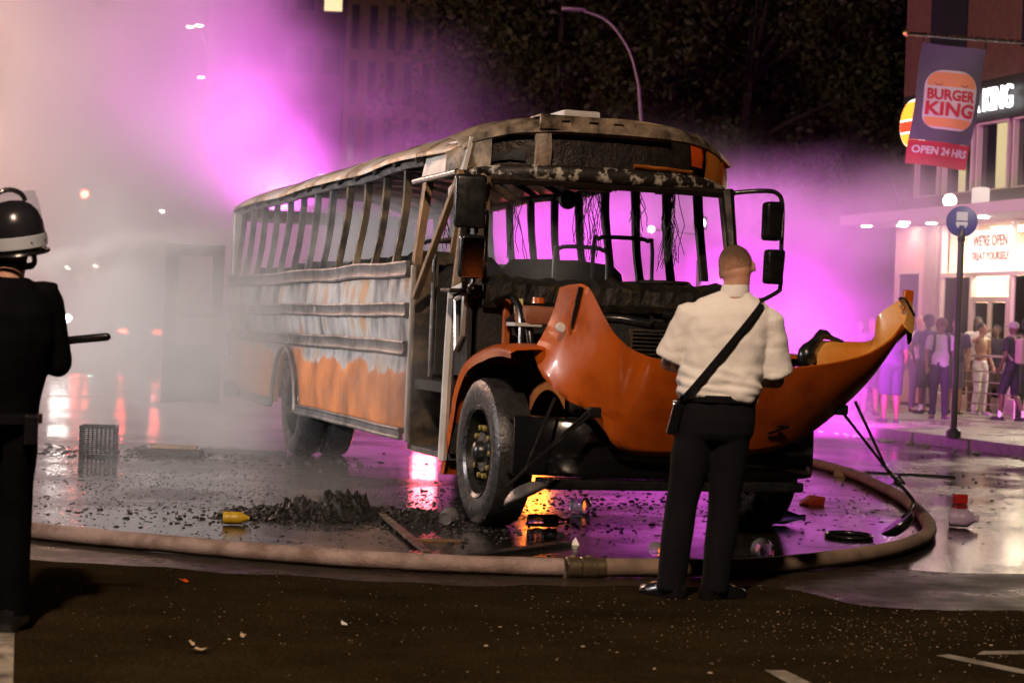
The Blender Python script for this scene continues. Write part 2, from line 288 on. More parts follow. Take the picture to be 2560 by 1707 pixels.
def side_mat():
    m = pmat('burnt_side_sheet', (.4, .4, .4), .4, .35, None, 3, .25, 12, .12); t = m.node_tree; b = t.nodes['Principled BSDF']
    N = t.nodes.new; L = t.links.new
    tc = N('ShaderNodeTexCoord'); sx = N('ShaderNodeSeparateXYZ'); L(tc.outputs['Object'], sx.inputs[0])
    def M(op, a, c=None, cl=False):
        n = N('ShaderNodeMath'); n.operation = op; n.use_clamp = cl
        for i, q in enumerate((a, c)):
            if q is None: continue
            if isinstance(q, (int, float)): n.inputs[i].default_value = q
            else: L(q, n.inputs[i])
        return n.outputs[0]
    def NZ(sc, d, st=None):
        n = N('ShaderNodeTexNoise'); n.inputs['Scale'].default_value = sc; n.inputs['Detail'].default_value = d
        if st:
            mp = N('ShaderNodeMapping'); mp.inputs['Scale'].default_value = st; L(tc.outputs['Object'], mp.inputs[0]); L(mp.outputs[0], n.inputs['Vector'])
        else: L(tc.outputs['Object'], n.inputs['Vector'])
        return n.outputs[0]
    pn_ = M('DIVIDE', M('SUBTRACT', sx.outputs[1], 1.97), .3533)
    sc = M('ABSOLUTE', M('SINE', M('MULTIPLY', pn_, math.pi)))     # one burnt tongue per panel
    wn = N('ShaderNodeTexWhiteNoise'); wn.noise_dimensions = '1D'; L(M('FLOOR', pn_), wn.inputs['W'])
    tongue = M('MULTIPLY', M('POWER', sc, .28), M('ADD', M('MULTIPLY', wn.outputs[0], .09), .02))
    edge = M('ADD', M('ADD', M('ADD', sx.outputs[2], tongue), M('MULTIPLY', NZ(1.1, 4), .42)), M('MULTIPLY', NZ(8, 4), .10))
    edge = M('SUBTRACT', edge, .01)
    edge = M('SUBTRACT', edge, M('MULTIPLY', sx.outputs[1], .022))
    mask = N('ShaderNodeMapRange'); mask.inputs[1].default_value = 1.235; mask.inputs[2].default_value = 1.275; L(edge, mask.inputs[0])
    g = N('ShaderNodeValToRGB'); e = g.color_ramp.elements
    e[0].position = .30; e[0].color = (.045, .042, .042, 1); e[1].position = .74; e[1].color = (.50, .22, .09, 1)
    for p, c in ((.40, (.16, .155, .16)), (.48, (.34, .335, .34)), (.56, (.44, .43, .43)), (.64, (.36, .27, .20))):
        q = e.new(p); q.color = (*c, 1)
    L(NZ(3.0, 8, (1, 1.1, .45)), g.inputs[0])
    o = N('ShaderNodeValToRGB'); o.color_ramp.elements[0].position = .3; o.color_ramp.elements[1].position = .62; o.color_ramp.elements[0].color = (.22, .075, .03, 1); o.color_ramp.elements[1].color = (.56, .19, .055, 1); L(NZ(1.8, 8), o.inputs[0])
    mx = N('ShaderNodeMix'); mx.data_type = 'RGBA'; L(mask.outputs[0], mx.inputs[0]); L(o.outputs[0], mx.inputs[6]); L(g.outputs[0], mx.inputs[7])
    rim = N('ShaderNodeMapRange'); rim.inputs[1].default_value = 1.265; rim.inputs[2].default_value = 1.31; rim.inputs[3].default_value = 1; rim.inputs[4].default_value = 0
    L(edge, rim.inputs[0]); rm = M('MULTIPLY', M('MULTIPLY', rim.outputs[0], mask.outputs[0]), .3)
    mx2 = N('ShaderNodeMix'); mx2.data_type = 'RGBA'; L(rm, mx2.inputs[0]); L(mx.outputs[2], mx2.inputs[6]); mx2.inputs[7].default_value = (.6, .58, .56, 1)
    L(mx2.outputs[2], b.inputs['Base Color']); L(M('MULTIPLY', mask.outputs[0], .35), b.inputs['Metallic'])
    return m
m_side = side_mat()
def roof_mat():
    m = pmat('burnt_roof', (.3, .3, .3), .5, .2, None, 3, .35, 14, .1); t = m.node_tree; b = t.nodes['Principled BSDF']
    n = t.nodes.new('ShaderNodeTexNoise'); n.inputs['Scale'].default_value = 2.0; n.inputs['Detail'].default_value = 7; n.inputs['Roughness'].default_value = .65
    tc = t.nodes.new('ShaderNodeTexCoord'); mp = t.nodes.new('ShaderNodeMapping'); mp.inputs['Scale'].default_value = (1.2, .8, 1.4)
    t.links.new(tc.outputs['Object'], mp.inputs[0]); t.links.new(mp.outputs[0], n.inputs[0])
    g = t.nodes.new('ShaderNodeValToRGB'); e = g.color_ramp.elements; e[0].position = .28; e[0].color = (.03, .028, .025, 1); e[1].position = .75; e[1].color = (.55, .53, .50, 1)
    for p, c in ((.40, (.10, .08, .06)), (.47, (.34, .22, .12)), (.54, (.45, .36, .26)), (.62, (.40, .39, .38))):
        q = e.new(p); q.color = (*c, 1)
    t.links.new(n.outputs[0], g.inputs[0]); t.links.new(g.outputs[0], b.inputs['Base Color']); return m
m_roof = roof_mat()
# ---------------------------------------------------------------- the burnt school bus
bus = empty('school_bus', BO, TH, 'burnt-out orange school bus with its hood tipped forward, wreathed in smoke', 'bus')
UL, UR, UC = -1.22, 1.08, -.07
def zb(s):
    z = .52
    if abs(s-6.85) < .60: z = max(z, .50+math.sqrt(.36-(s-6.85)**2))
    if s > 9.3: z = .52+(s-9.3)*.2
    return z
def wall(name, s0, s1, z0, z1, u, out, mat, ns, nz, dent=.02, parent=bus):
    rows = []
    for i in range(ns+1):
        s = s0+(s1-s0)*i/ns; r = []
        for j in range(nz+1):
            lo = z0(s) if callable(z0) else z0; z = lo+(z1-lo)*j/nz
            d = dent*(abs(math.sin((s-1.97)*math.pi/.36))**.6)*math.sin(math.pi*j/nz) + .018*mnoise.noise(V(s*1.6, z*2.2, u)) + .012*mnoise.noise(V(s*6, z*4, u+7))
            r.append(V(u+out*(d-.012), s, z))
        rows.append(r)
    return MB().shell(rows, (-out*.035, 0, 0)).build(name, mat, parent, True)
ps = [1.97+.7067*k for k in range(13)]
for k in range(12): wall('side_panel', ps[k]+.004, ps[k+1]-.004, 1.20, 1.88, UL, -1, m_side, 18, 10, .04)
for a, b in ((1.97, 4.2), (4.2, 6.0), (6.0, 7.7), (7.7, 9.3), (9.3, 10.45)): wall('skirt_panel', a+.003, b-.003, zb, 1.195, UL, -1, m_side, 24, 6, .006)
for k in range(12): wall('side_panel', ps[k]+.004, ps[k+1]-.004, .55, 1.86, UR, 1, m_char, 4, 4, .02)
wall('side_panel', .75, 1.965, .55, 1.80, UR, 1, m_char, 5, 4, .02)
def rail(name, u, z, s0, s1, h, mat, out=-1, wav=.012):
    mb = MB(); n = 24; rings = []
    for i in range(n+1):
        s = s0+(s1-s0)*i/n; dz = wav*mnoise.noise(V(s*.9, z*3, u)); du = wav*.6*mnoise.noise(V(s*1.3, z*5, u+4))
        pr = [(0, -h/2), (.035, -h/2), (.042, -h/2+.015), (.03, -h*.2), (.03, h*.2), (.042, h/2-.015), (.035, h/2), (0, h/2)]
        rings.append([V(u+out*(a+.012+du), s, z+c+dz) for a, c in pr])
    return mb.loft(rings).build(name, mat, bus, 35)
rail('rub_rail', UL, 1.85, 1.97, 10.45, .13, m_rail, wav=.02); rail('rub_rail', UL, 1.515, 1.97, 10.45, .12, m_rail, wav=.015)
rail('rub_rail', UL, 1.215, 1.97, 9.1, .12, m_rail, wav=.012); rail('rub_rail', UL, 1.20, 9.16, 10.45, .11, m_rail)
rail('skirt_rail', UL, .515, 2.0, 6.10, .10, m_rail); rail('skirt_rail', UL, .515, 7.5, 9.3, .10, m_rail)
# wheel-arch lip
mb = MB(); P = [V(UL-.03, 6.85-.62*math.cos(a), .50+.62*math.sin(a)) for a in [math.pi*(i/20) for i in range(21)]]
mb.tube(P, .022, 8).build('arch_lip', m_rail, bus, True)
# window posts
def post(s, u0, u1, z0, z1, mat, w=.075, bend=.02, seed=0.0):
    rings = []
    for i in range(13):
        t = i/12; z = z0+(z1-z0)*t; u = u0+(u1-u0)*t+bend*math.sin(t*3.1)*math.copysign(1, -u0)*.5; ss = s+bend*mnoise.noise(V(seed, t*2, 0))
        ww = w*(.75+.5*abs(t-.25)); rings.append([V(u+a, ss+b, z) for a, b in ((-.03, -ww/2), (.03, -ww/2), (.035, 0), (.03, ww/2), (-.03, ww/2), (-.018, 0))])
    return MB().loft(rings).build('window_post', mat, bus, 35)
for k, s in enumerate(ps):
    post(s-.02, UL+.035, UL+.13, 1.88, 2.74, m_tan if k == 0 else m_charl if k < 5 else m_rail, .11 if k == 0 else .06, .0 if k == 0 else .05, k*1.7)
for k, s in enumerate([1.30]+ps): post(s, UR-.03, UR-.12, 1.84, 2.72, m_char, .065, .03, k*2.3+9)
# roof
def roof_pt(s, t):
    sag = .022*mnoise.noise(V(s*.8, t*1.5, 2)) + (.03*abs(math.sin((s-1.97)*math.pi/.7067)) if abs(t) < .97 else 0)*.6
    return V(UC+(1.145-.055*max(0, 1.97-s)/1.17)*t, s, 3.02-.25*abs(t)**3.2+sag-(.010*math.sin(s*1.9) if abs(t) > .9 else 0))
k = 0
for a, b in ((.80, 1.95), (1.97, 4.4), (4.42, 7.2), (7.22, 10.45)):
    rows = [[roof_pt(a+(b-a)*i/16, -1+2*j/28) for j in range(29)] for i in range(17)]
    MB().shell(rows, (0, 0, -.03)).build('roof_sheet', m_roof, bus, 60)
for s in ps: MB().tube([roof_pt(s, -1+2*j/20)+V(0, 0, -.06) for j in range(21)], .028, 6).build('roof_bow', m_char, bus, True)
for u, ou in ((UL+.10, -1), (UR-.10, 1)):
    P = [V(u, 1.97+i*.53, roof_pt(1.97+i*.53, ou*.97).z-.075) for i in range(17)]
    MB().tube(P, .045, 6, flat=.9).build('roof_rail', m_rail if ou < 0 else m_char, bus, True)
MB().box((-.22, 1.0, 3.05), (.30, .34, .07)).build('roof_hatch', m_ash, bus, True, .02)
MB().box((-.1, 4.6, 3.02), (.6, .6, .08)).noise(.02, 5).build('roof_hatch', m_roof, bus, True, .02)
# header over the door, door opening, folded door leaf, steps
MB().shell([[V(UL+.05+.05*j/4, .78+1.17*i/8, 2.57+.25*j/4+.012*mnoise.noise(V(i, j, 3))) for j in range(5)] for i in range(9)], (.03, 0, 0)).build('door_header', m_ash, bus, True)
MB().tube([(UL+.0, .75, 2.55), (UL+.0, 1.97, 2.55)], .025, 8).build('door_track', m_chrome, bus, True)
MB().beam((UL+.02, .72, 2.55), (UL-.02, 1.74, 1.62), .05, .05).build('loose_door_strut', m_tan, bus, False, .008)
MB().beam((UL+.06, .70, 2.50), (UL+.05, .98, 1.95), .045, .03).build('loose_door_strut', m_tan, bus, False, .006)
MB().add([V(UL+.0, .66, 2.52), V(UL, .98, 2.44), V(UL, .98, 2.32), V(UL, .70, 2.48)], [(0, 1, 2, 3)]).build('strut_gusset', m_ash, bus)
MB().box((UL+.03, 1.975, 1.17), (.07, .05, 1.42)).build('door_post', m_grey, bus, False, .01)
MB().box((UL+.20, 1.93, 1.2), (.36, .04, 1.6)).noise(.008, 5).build('folded_door_leaf', m_charl, bus, False, .008)
MB().box((UL+.52, 1.90, 1.2), (.03, .05, 1.7)).build('folded_door_leaf', m_char, bus)
for i, z in enumerate((.42, .62, .82)): MB().box((UL+.18+.24*i, 1.35, z), (.30, 1.1, .05)).noise(.012, 6).build('step_tread', m_soot if i else m_rail, bus, False, .008)
MB().box((UL+.75, 1.35, .75), (.04, 1.2, .6)).build('stepwell_wall', m_soot, bus)
MB().box((UL+.4, .76, 1.1), (.75, .04, 1.3)).build('stepwell_wall', m_soot, bus)
# quarter frame between door and cowl
fr = [(.72, .50), (.70, 1.0), (.66, 1.30), (.62, 1.66), (.30, 1.68), (.34, 1.36), (.46, 1.24)]
MB().tube([V(UL-.02, a, b) for a, b in ((.80, .40), (.77, .8), (.74, 1.25), (.70, 1.66), (.36, 1.70))], .035, 6).build('door_pillar', m_ash, bus, True)
MB().tube([V(UL-.01, a, b) for a, b in ((.62, 1.60), (.40, 1.62), (.42, 1.34), (.56, 1.22), (.62, 1.60))], .022, 6).build('quarter_frame', m_grey, bus, True)
MB().box((UL+.03, .55, 1.35), (.03, .34, .62)).build('quarter_panel', m_soot, bus)
MB().tube([(UL+.02, .70, 1.66), (UL+.10, .74, 2.52)], [.05, .045], 6).build('door_pillar', m_charl, bus, True)
# floor, chassis, firewall, dash
MB().box((UC, 5.7, .93), (2.2, 9.5, .08)).build('floor_pan', m_soot, bus)
for u in (-.45, .33): MB().beam((u, -.75, .68), (u, 10.2, .70), .09, .24).build('chassis_rail', m_char, bus)
MB().box((-.95, 4.2, .66), (.5, 1.4, .36)).noise(.02, 3).build('fuel_tank', m_soot, bus, False, .05)
MB().tube([(-1.0, 0, .52), (.9, 0, .52)], .07, 8).build('axle', m_char, bus, True); MB().tube([(-1.0, 6.85, .52), (.9, 6.85, .52)], .10, 8).build('axle', m_char, bus, True)
MB().box((UC, .42, 1.18), (2.1, .05, 1.05)).noise(.02, 4).build('firewall', m_soot, bus)
rows = []
for i in range(41):
    t = i/40; u = -1.12+2.12*t; jag = .045*mnoise.noise(V(u*7, 0, 1))+.025*mnoise.noise(V(u*23, 2, 1))
    rows.append([V(u, .30, 1.60), V(u, .30+.03*mnoise.noise(V(u*9, 3, 3)), 1.72+jag), V(u, .48, 1.78+jag*1.3), V(u, .75, 1.74+jag), V(u, .85, 1.55)])
m_moss = pmat('burnt_dash', (.007, .006, .005), .6, 0, (.06, .052, .02), 9, .6, 30, thr=(.5, .75))
MB().shell(rows, (0, .03, -.05)).noise(.012, 14).build('dashboard', m_moss, bus)
MB().lathe([(.20+.016*math.cos(a), .016*math.sin(a)) for a in [6.283*i/8 for i in range(9)]], (0, 0, 0), 'Z', 20).build('steering_wheel', m_char, bus, True).location = (.55, .95, 1.80)
bus.children[-1].rotation_euler = (R(-55), 0, 0)
# front cap
def cap_pt(t, ds, z): return V(UC-.02+1.09*t, .44+.42*abs(t)**3.2+ds, z-.17*abs(t)**4*max(0, min(1, (z-2.5)/.5)))
def band(name, prof, mat, t0=-1, t1=1, n=40, off=(0, .03, 0), nzs=.006, bev=60):
    rows = [[cap_pt(t0+(t1-t0)*i/n, ds, z) for ds, z in prof] for i in range(n+1)]
    return MB().shell(rows, off).noise(nzs, 7).build(name, mat, bus, bev)
m_capl = pmat('scorched_cap', (.016, .012, .009), .5, .1, (.48, .44, .36), 9, .4, 22, .1, thr=(.52, .60))
m_capu = pmat('scorched_cap_top', (.035, .025, .017), .5, .1, (.33, .25, .17), 6, .35, 20, .1, thr=(.35, .62))
band('cap_lower_band', [(.05, 2.50), (0, 2.515), (-.02, 2.55), (-.015, 2.60), (.02, 2.625)], m_capl)
band('cap_lower_band', [(.01, 2.63), (-.005, 2.65), (.02, 2.665)], m_orange_in, .15, .62)
band('cap_upper_band', [(.03, 2.855), (0, 2.875), (.02, 2.93), (.08, 2.975), (.20, 3.0), (.42, 3.015)], m_capu)
band('cap_back_plate', [(.09, 2.60), (.10, 2.75), (.09, 2.89)], m_char, nzs=.015)
for t, wd, mt in ((-.94, .12, m_capu), (-.50, .05, m_capu), (.52, .08, m_char), (.90, .14, m_orange_in)):
    band('cap_divider', [(.02, 2.61), (.0, 2.75), (.02, 2.88)], mt, t-wd, t+wd, 6)
band('cap_corner', [(-.01, 2.50), (-.02, 2.7), (.0, 2.88), (.06, 2.95)], m_orange, .955, 1.04, 5, nzs=.004)
band('warning_lamp', [(.03, 2.70), (.0, 2.79), (.03, 2.88)], m_lamp, .60, .72, 6, nzs=.003)
band('warning_lamp', [(.06, 2.66), (.05, 2.70), (.06, 2.74)], m_soot, -.88, -.6, 6, nzs=.02)
mb = MB()
for x0, x1 in ((-.68, -.52), (-.44, -.30), (-.22, -.10), (-.02, .07)): mb.box(((x0+x1)/2, .47, 2.965), (x1-x0, .03, .085))
mb.box((-.305, .47, 3.0), (.75, .031, .025)).box((-.305, .47, 2.93), (.75, .031, .025)).box((-.305, .58, 3.016), (.75, .25, .012))
mb.build('marker_light_panel', m_capu, bus).location.z = -.03
# windshield posts and header
MB().tube([(-1.12, .42, 1.62), (-1.09, .50, 2.1), (-1.06, .60, 2.52)], [.055, .05, .055], 6).build('windshield_post', m_tan, bus, True)
MB().tube([(.94, .42, 1.65), (.92, .50, 2.1), (.90, .58, 2.52)], [.045, .04, .05], 6).build('windshield_post', m_char, bus, True)
MB().tube([(1.06, .75, 1.66), (1.03, .78, 2.1), (.98, .80, 2.55)], [.055, .05, .06], 6).build('windshield_post', m_charl, bus, True)
MB().tube([(-1.08, .62, 2.50), (-.5, .50, 2.50), (.4, .50, 2.50), (.96, .62, 2.50)], .04, 6).build('windshield_header', m_char, bus, True)
# things hanging inside the cab
MB().tube([(-1.03, .62, 2.52), (-.97, .62, 2.47)], .012, 6).tube([(-.97, .62, 2.47), (-.88, .62, 2.40), (-.80, .62, 2.35)], [.035, .04, .03], 8).tube([(-.83, .62, 2.37), (-.77, .60, 2.33)], .02, 6).build('wiper_motor', m_charl, bus, True)
MB().box((-.17, .80, 2.50), (.40, .05, .06)).noise(.006, 9).build('cab_mirror_bar', m_grey, bus, False, .008)
MB().lathe([(.0, -.03), (.07, -.02), (.075, .02), (.0, .03)], (-.30, .85, 2.40), 'Y', 16).build('cab_fan', m_charl, bus, True)
MB().box((.54, .95, 2.52), (.14, .10, .05)).noise(.01, 9).build('cab_lamp_bracket', m_char, bus)
mb = MB(); rnd = random.Random(3)
for cx, cs, n, L in ((.10, 1.6, 6, .45), (.30, 1.9, 12, .55), (.62, 1.0, 16, .62), (-.2, 2.4, 7, .55), (-.75, 2.6, 5, .5), (.45, 1.3, 7, .35)):
    for i in range(n):
        a = V(cx+rnd.uniform(-.07, .07), cs+rnd.uniform(-.1, .1), 2.55); q = [a]
        for j in range(6): a = a+V(rnd.uniform(-.035, .04), rnd.uniform(-.02, .02), -L/6*rnd.uniform(.6, 1.3)); q.append(a)
        mb.tube(q, .0035, 4)
tag(mb.build('hanging_wires', m_soot, bus), kind='stuff')
# seats and grab rails
def seat_mesh():
    pr = [(-.46, 0), (-.47, .7), (-.45, .98), (-.36, 1.06), (0, 1.09), (.36, 1.06), (.45, .98), (.47, .7), (.46, 0)]
    mb = MB(); mb.prism([V(a, 0, b) for a, b in pr], (0, .07, 0)); mb.noise(.014, 6); return mb.mesh('seat_back')
sme = seat_mesh(); sme.materials.append(m_soot)
for kk in range(11):
    for u in (UL+.62, UR-.56):
        o = bpy.data.objects.new('seat_back', sme); link(o, bus); o.location = (u, 2.75+.70*kk, .97+rnd.uniform(-.03, .02)); o.rotation_euler = (R(-9+rnd.uniform(-4, 4)), 0, 0)
def hoop(a, b, z0, z1, s): 
    return MB().tube(cr([(a, s, z0), (a+.005, s, z1-.10), (a+.05, s, z1-.02), (a+.12, s, z1), (b-.12, s, z1), (b-.05, s, z1-.02), (b-.005, s, z1-.10), (b, s, z0)], 3), .018, 8).build('grab_rail', m_rail, bus, True)
hoop(.02, .50, 1.0, 2.10, 2.05); hoop(.25, .78, 1.0, 2.18, 1.75); hoop(-1.06, -.62, 1.0, 2.10, 2.35); hoop(-1.15, -.72, 1.0, 2.08, 1.55)
MB().box((UL+.40, 1.62, 1.45), (.55, .03, .85)).noise(.01, 5).build('modesty_panel', m_soot, bus)
# rear wall and open emergency door
for u in (UL+.06, UR-.06): MB().box((u, 10.47, 1.7), (.12, .08, 2.1)).build('rear_post', m_grey, bus, False, .02)
MB().box((UC, 10.47, .95), (2.2, .07, .62)).build('rear_panel', m_orange_in, bus, False, .02)
MB().box((UC, 10.47, 2.68), (2.2, .07, .16)).build('rear_panel', m_grey, bus, False, .02)
rd = MB().box((-1.93, 10.56, 1.32), (.16, .06, 1.95)).box((-1.36, 10.56, 1.32), (.14, .06, 1.95)).box((-1.64, 10.56, .72), (.44, .055, .72)).box((-1.64, 10.56, 2.22), (.44, .055, .14)).box((-1.64, 10.56, 1.42), (.44, .055, .08))
rd.build('rear_emergency_door', m_char, bus, False, .012)
MB().box((UC, 10.7, .55), (2.3, .16, .22)).build('rear_bumper', m_black, bus, False, .03)
MB().lathe([(.0, .03), (.07, .02), (.075, -.02), (0, -.03)], (UL-.04, 10.2, 1.02), 'X', 14).build('side_marker_lamp', m_ash, bus, True)
# wheels
def wheel(u, s, out, dual=False, dish=.0):
    w = MB(); pr = [(.335, -.13), (.40, -.145), (.47, -.14), (.505, -.12), (.52, -.09), (.522, -.03), (.522, .03), (.52, .09), (.505, .12), (.47, .14), (.40, .145), (.335, .13), (.31, .10), (.31, -.10), (.335, -.13)]
    t = w.lathe(pr, (u-out*.14, s, .522), 'X', 48).build('wheel', m_rub, bus, 30)
    c = u-out*.14
    rp = [(.335, .125), (.325, .135), (.30, .12), (.285, .04), (.27, -.03), (.15, .04), (.14, .09), (.0, .10)] if dish == 0 else [(.335, .125), (.325, .135), (.30, .12), (.285, -.06), (.26, -.10), (.13, -.10), (.12, .02), (0, .03)]
    rim = MB().lathe([(r, out*h) for r, h in rp], (c, s, .522), 'X', 32).build('rim', m_rim, t, True)
    for i in range(10):
        a = 6.283*i/10; h = .06 if dish == 0 else -.08
        MB().lathe([(.0, out*(h+.045)), (.02, out*(h+.04)), (.024, out*(h-.03))], (c, s+.175*math.cos(a), .522+.175*math.sin(a)), 'X', 6).build('lug_nut', m_lug if dish == 0 else m_rim, t)
    if dish == 0: MB().lathe([(.0, out*.16), (.06, out*.15), (.075, out*.13), (.08, out*.08)], (c, s, .522), 'X', 16).build('hub_cap', m_rim, t, True)
    return t
wheel(-1.24, -.03, -1); wheel(1.06, -.03, 1); wheel(-1.16, 6.85, -1, dish=1); wheel(-.84, 6.85, -1, dish=1); wheel(1.04, 6.85, 1, dish=1)
# wheel fenders
FP = cr([(0, .92, .30), (0, .82, .52), (0, .71, .75), (0, .61, .97), (0, .36, 1.165), (0, -.1, 1.265), (0, -.45, 1.29), (0, -.72, 1.27)], 4)
def fender(u0, sg, n=None):
    rows = []
    C = V(0, -.03, .45)
    for p in (FP if n is None else FP[:n]):
        d = (p-C).normalized(); rows.append([V(u0+sg*a, p.y, p.z)-d*b for a, b in ((.01, .075), (-.005, .03), (.03, .0), (.15, -.012), (.32, -.015), (.52, .03))])
    return MB().shell(rows, (0, .0, -.018)).build('fender', m_orange, bus, 60)
fender(UL-.0, 1); fender(UR+.02, -1)
MB().box((-.72, .2, .95), (.03, 1.3, .62)).noise(.01, 4).build('inner_fender', m_orange_in, bus)
MB().box((UL+.28, .30, 1.46), (.05, .05, .40)).build('hood_seal_strip', m_orange_in, bus, False, .01)
# bumper
rows = []
for i in range(41):
    t = -1+2*i/40; u = UC+.02+1.12*t; s = -.96+.30*abs(t)**4
    rows.append([V(u, s+a, z) for a, z in ((.10, .425), (.0, .42), (-.025, .45), (-.03, .6), (-.025, .78), (.0, .81), (.12, .815))])
MB().shell(rows, (0, .02, 0)).build('bumper', m_gloss, bus, 40)
MB().box((UC, -.82, .37), (1.9, .25, .07)).build('bumper_valance', m_black, bus, False, .02)
# engine bay
MB().box((-.02, -.42, 1.10), (.80, .06, .62)).build('radiator', m_soot, bus)
for i in range(9): MB().box((-.06, -.47, 1.20+.028*i), (.40, .012, .008)).build('radiator_fin', m_charl, bus)
MB().box((-.27, -.47, 1.25), (.02, .03, .36)).build('radiator_frame', m_charl, bus)
MB().box((0, .05, 1.08), (.62, .75, .6)).noise(.05, 5).build('engine_block', m_char, bus, False, .03)
tk = MB().box((-.78, -.03, 1.50), (.34, .28, .13)).noise(.02, 5).build('coolant_tank', m_tank, bus, True, .04)
MB().lathe([(0, .04), (.045, .04), (.05, 0)], (-.82, -.05, 1.585), 'Z', 12).build('filler_cap', m_orange, tk, True)
MB().box((-.92, -.05, 1.43), (.20, .2, .025)).build('tank_bracket', m_ash, bus)
MB().box((-.90, .15, 1.56), (.06, .02, .11)).build('yellow_tag', pmat('yellow_tag', (.7, .6, .25), .5), bus)
for P, r in (([(-.95, .2, 1.45), (-.9, 0, 1.5), (-.88, -.1, 1.3), (-.86, -.1, 1.1)], .03), ([(-.6, .2, 1.4), (-.3, -.1, 1.5), (.1, -.2, 1.45), (.4, .1, 1.5)], .035), ([(.3, .3, 1.55), (.5, -.1, 1.45), (.7, -.1, 1.2)], .03), ([(-1.02, .3, 1.6), (-.98, .1, 1.63), (-.96, -.1, 1.5), (-.97, -.15, 1.2)], .025), ([(-.5, .3, 1.3), (-.55, -.2, 1.25), (-.6, -.3, 1.0)], .03)):
    MB().tube(cr(P, 5), r, 8).build('engine_hose', m_black, bus, True)
MB().ell((.22, -.15, 1.42), (.10, .06, .10)).noise(.01, 9).build('turbo_housing', m_charl, bus, True)
MB().box((-.05, -.30, 1.50), (.02, .01, .06)).build('steel_tab', m_chrome, bus)
MB().box((.30, -.2, 1.53), (.16, .05, .10)).noise(.02, 7).build('melted_box', m_charl, bus, True)
# hood, tipped forward
HOOD = [((-0.93,-0.828,1.679),(-1.033,-0.62,1.244)),((-0.914,-1.055,1.698),(-1.03,-0.85,1.075)),((-0.885,-1.244,1.683),(-0.924,-1.0,0.942)),((-0.823,-1.36,1.516),(-0.813,-1.08,0.882)),((-0.737,-1.427,1.365),(-0.68,-1.109,0.742)),((-0.572,-1.479,1.259),(-0.602,-1.118,0.643)),((-0.401,-1.51,1.223),(-0.43,-1.123,0.589)),((-0.107,-1.541,1.211),(-0.023,-1.127,0.587)),((0.194,-1.56,1.198),(0.393,-1.127,0.609)),((0.47,-1.575,1.21),(0.612,-1.143,0.663)),((0.782,-1.584,1.257),(0.851,-1.178,0.802)),((1.003,-1.587,1.322),(1.037,-1.25,0.988)),((1.134,-1.638,1.426),(1.163,-1.368,1.186)),((1.204,-1.65,1.524),(1.235,-1.55,1.437))]
FAR = [(1.237,-1.62,1.525),(1.349,-1.48,1.713),(1.286,-1.36,1.658),(1.232,-1.26,1.572),(1.243,-1.18,1.416),(1.082,-1.10,1.397),(.907,-1.02,1.387),(.839,-1.00,1.243)]
TT = cr([a for a, b in HOOD], 4); BB = cr([b for a, b in HOOD], 4); rows = []
for i, (a, b) in enumerate(zip(TT, BB)):
    f = i/(len(TT)-1); r = []
    for j in range(15):
        v = j/14; p = a.lerp(b, v); bl = math.sin(math.pi*v)
        inl = -.05*bl if f < .12 else .03*bl*min(1, (f-.12)*6)
        if f < .22: p = p+V(.05*bl*(.22-f)*4, 0, 0)
        crease = .035*math.exp(-((f-.36)/.025)**2)*(1-v)
        r.append(p+V(0, -inl+crease, 0))
    rows.append(r)
MB().shell(rows, (0, .022, .006)).build('hood', m_orange, bus, 70); hood = bus.children[-1]
FT = cr(FAR, 4); NR = cr([(1.220,-1.64,1.510),(1.219,-1.60,1.451),(1.164,-1.56,1.361),(1.086,-1.50,1.270),(.953,-1.45,1.206),(.850,-1.40,1.172),(.747,-1.35,1.138),(.677,-1.30,1.105)], 4)
m_hin = pmat('hood_inner_lit', (.55, .19, .02), .4, 0, (.66, .32, .08), 2.5, .12, 12, .1, coat=.2)  # lighter orange paints in the light on the inner side
MB().shell([[a.lerp(b, j/6)+V(.06*math.sin(math.pi*j/6), .02, -.05*math.sin(math.pi*j/6)) for j in range(7)] for a, b in zip(FT, NR)], (.018, .01, .0)).build('hood_side_wall', m_hin, hood, 70)
MB().box((1.31, -1.50, 1.645), (.02, .08, .15), Matrix.Rotation(R(-35), 3, 'Y')).build('hood_hinge_plate', m_chrome, hood, False, .008)
MB().box((1.335, -1.46, 1.69), (.07, .04, .14), Matrix.Rotation(R(5), 3, 'Y')).build('hood_corner', m_orange, hood, False, .012)
MB().prism([(1.33, -1.50, 1.62), (1.365, -1.50, 1.56), (1.36, -1.50, 1.42), (1.34, -1.50, 1.39), (1.325, -1.50, 1.5)], (0, .03, 0)).build('hood_latch', m_black, hood, False, .006)
MB().tube(cr([(.81, -1.06, 1.24), (.79, -1.08, 1.31), (.85, -1.06, 1.37), (.915, -1.05, 1.44), (.98, -1.05, 1.42), (1.07, -1.07, 1.395)], 3), [.05, .065, .07, .065, .055, .045, .04, .035, .035, .04, .035, .03, .02, .015, .012, .01], 8).build('intake_boot', m_black, hood, True)
la, lb = rows[6][0], rows[6][5]; ld = (lb-la).normalized(); q0 = la+ld*.02+V(0, -.03, 0)
MB().beam(q0, q0+ld*.12, .055, .018, (0, 1, 0)).build('hood_latch', m_black, hood, False, .004); MB().loft([[q0+ld*t_+V(w_*a, -.012+.014*c, 0) for a, c in ((-1, 0), (1, 0), (1, 1), (-1, 1))] for t_, w_ in ((.12, .024), (.2, .026), (.27, .02), (.31, .006))]).build('latch_handle', m_black, hood, True)
MB().lathe([(0, -.02), (.03, -.018), (.034, 0)], tuple(rows[5][6]+V(-.05, -.02, 0)), 'Y', 16).build('reflector', m_white, hood, True)
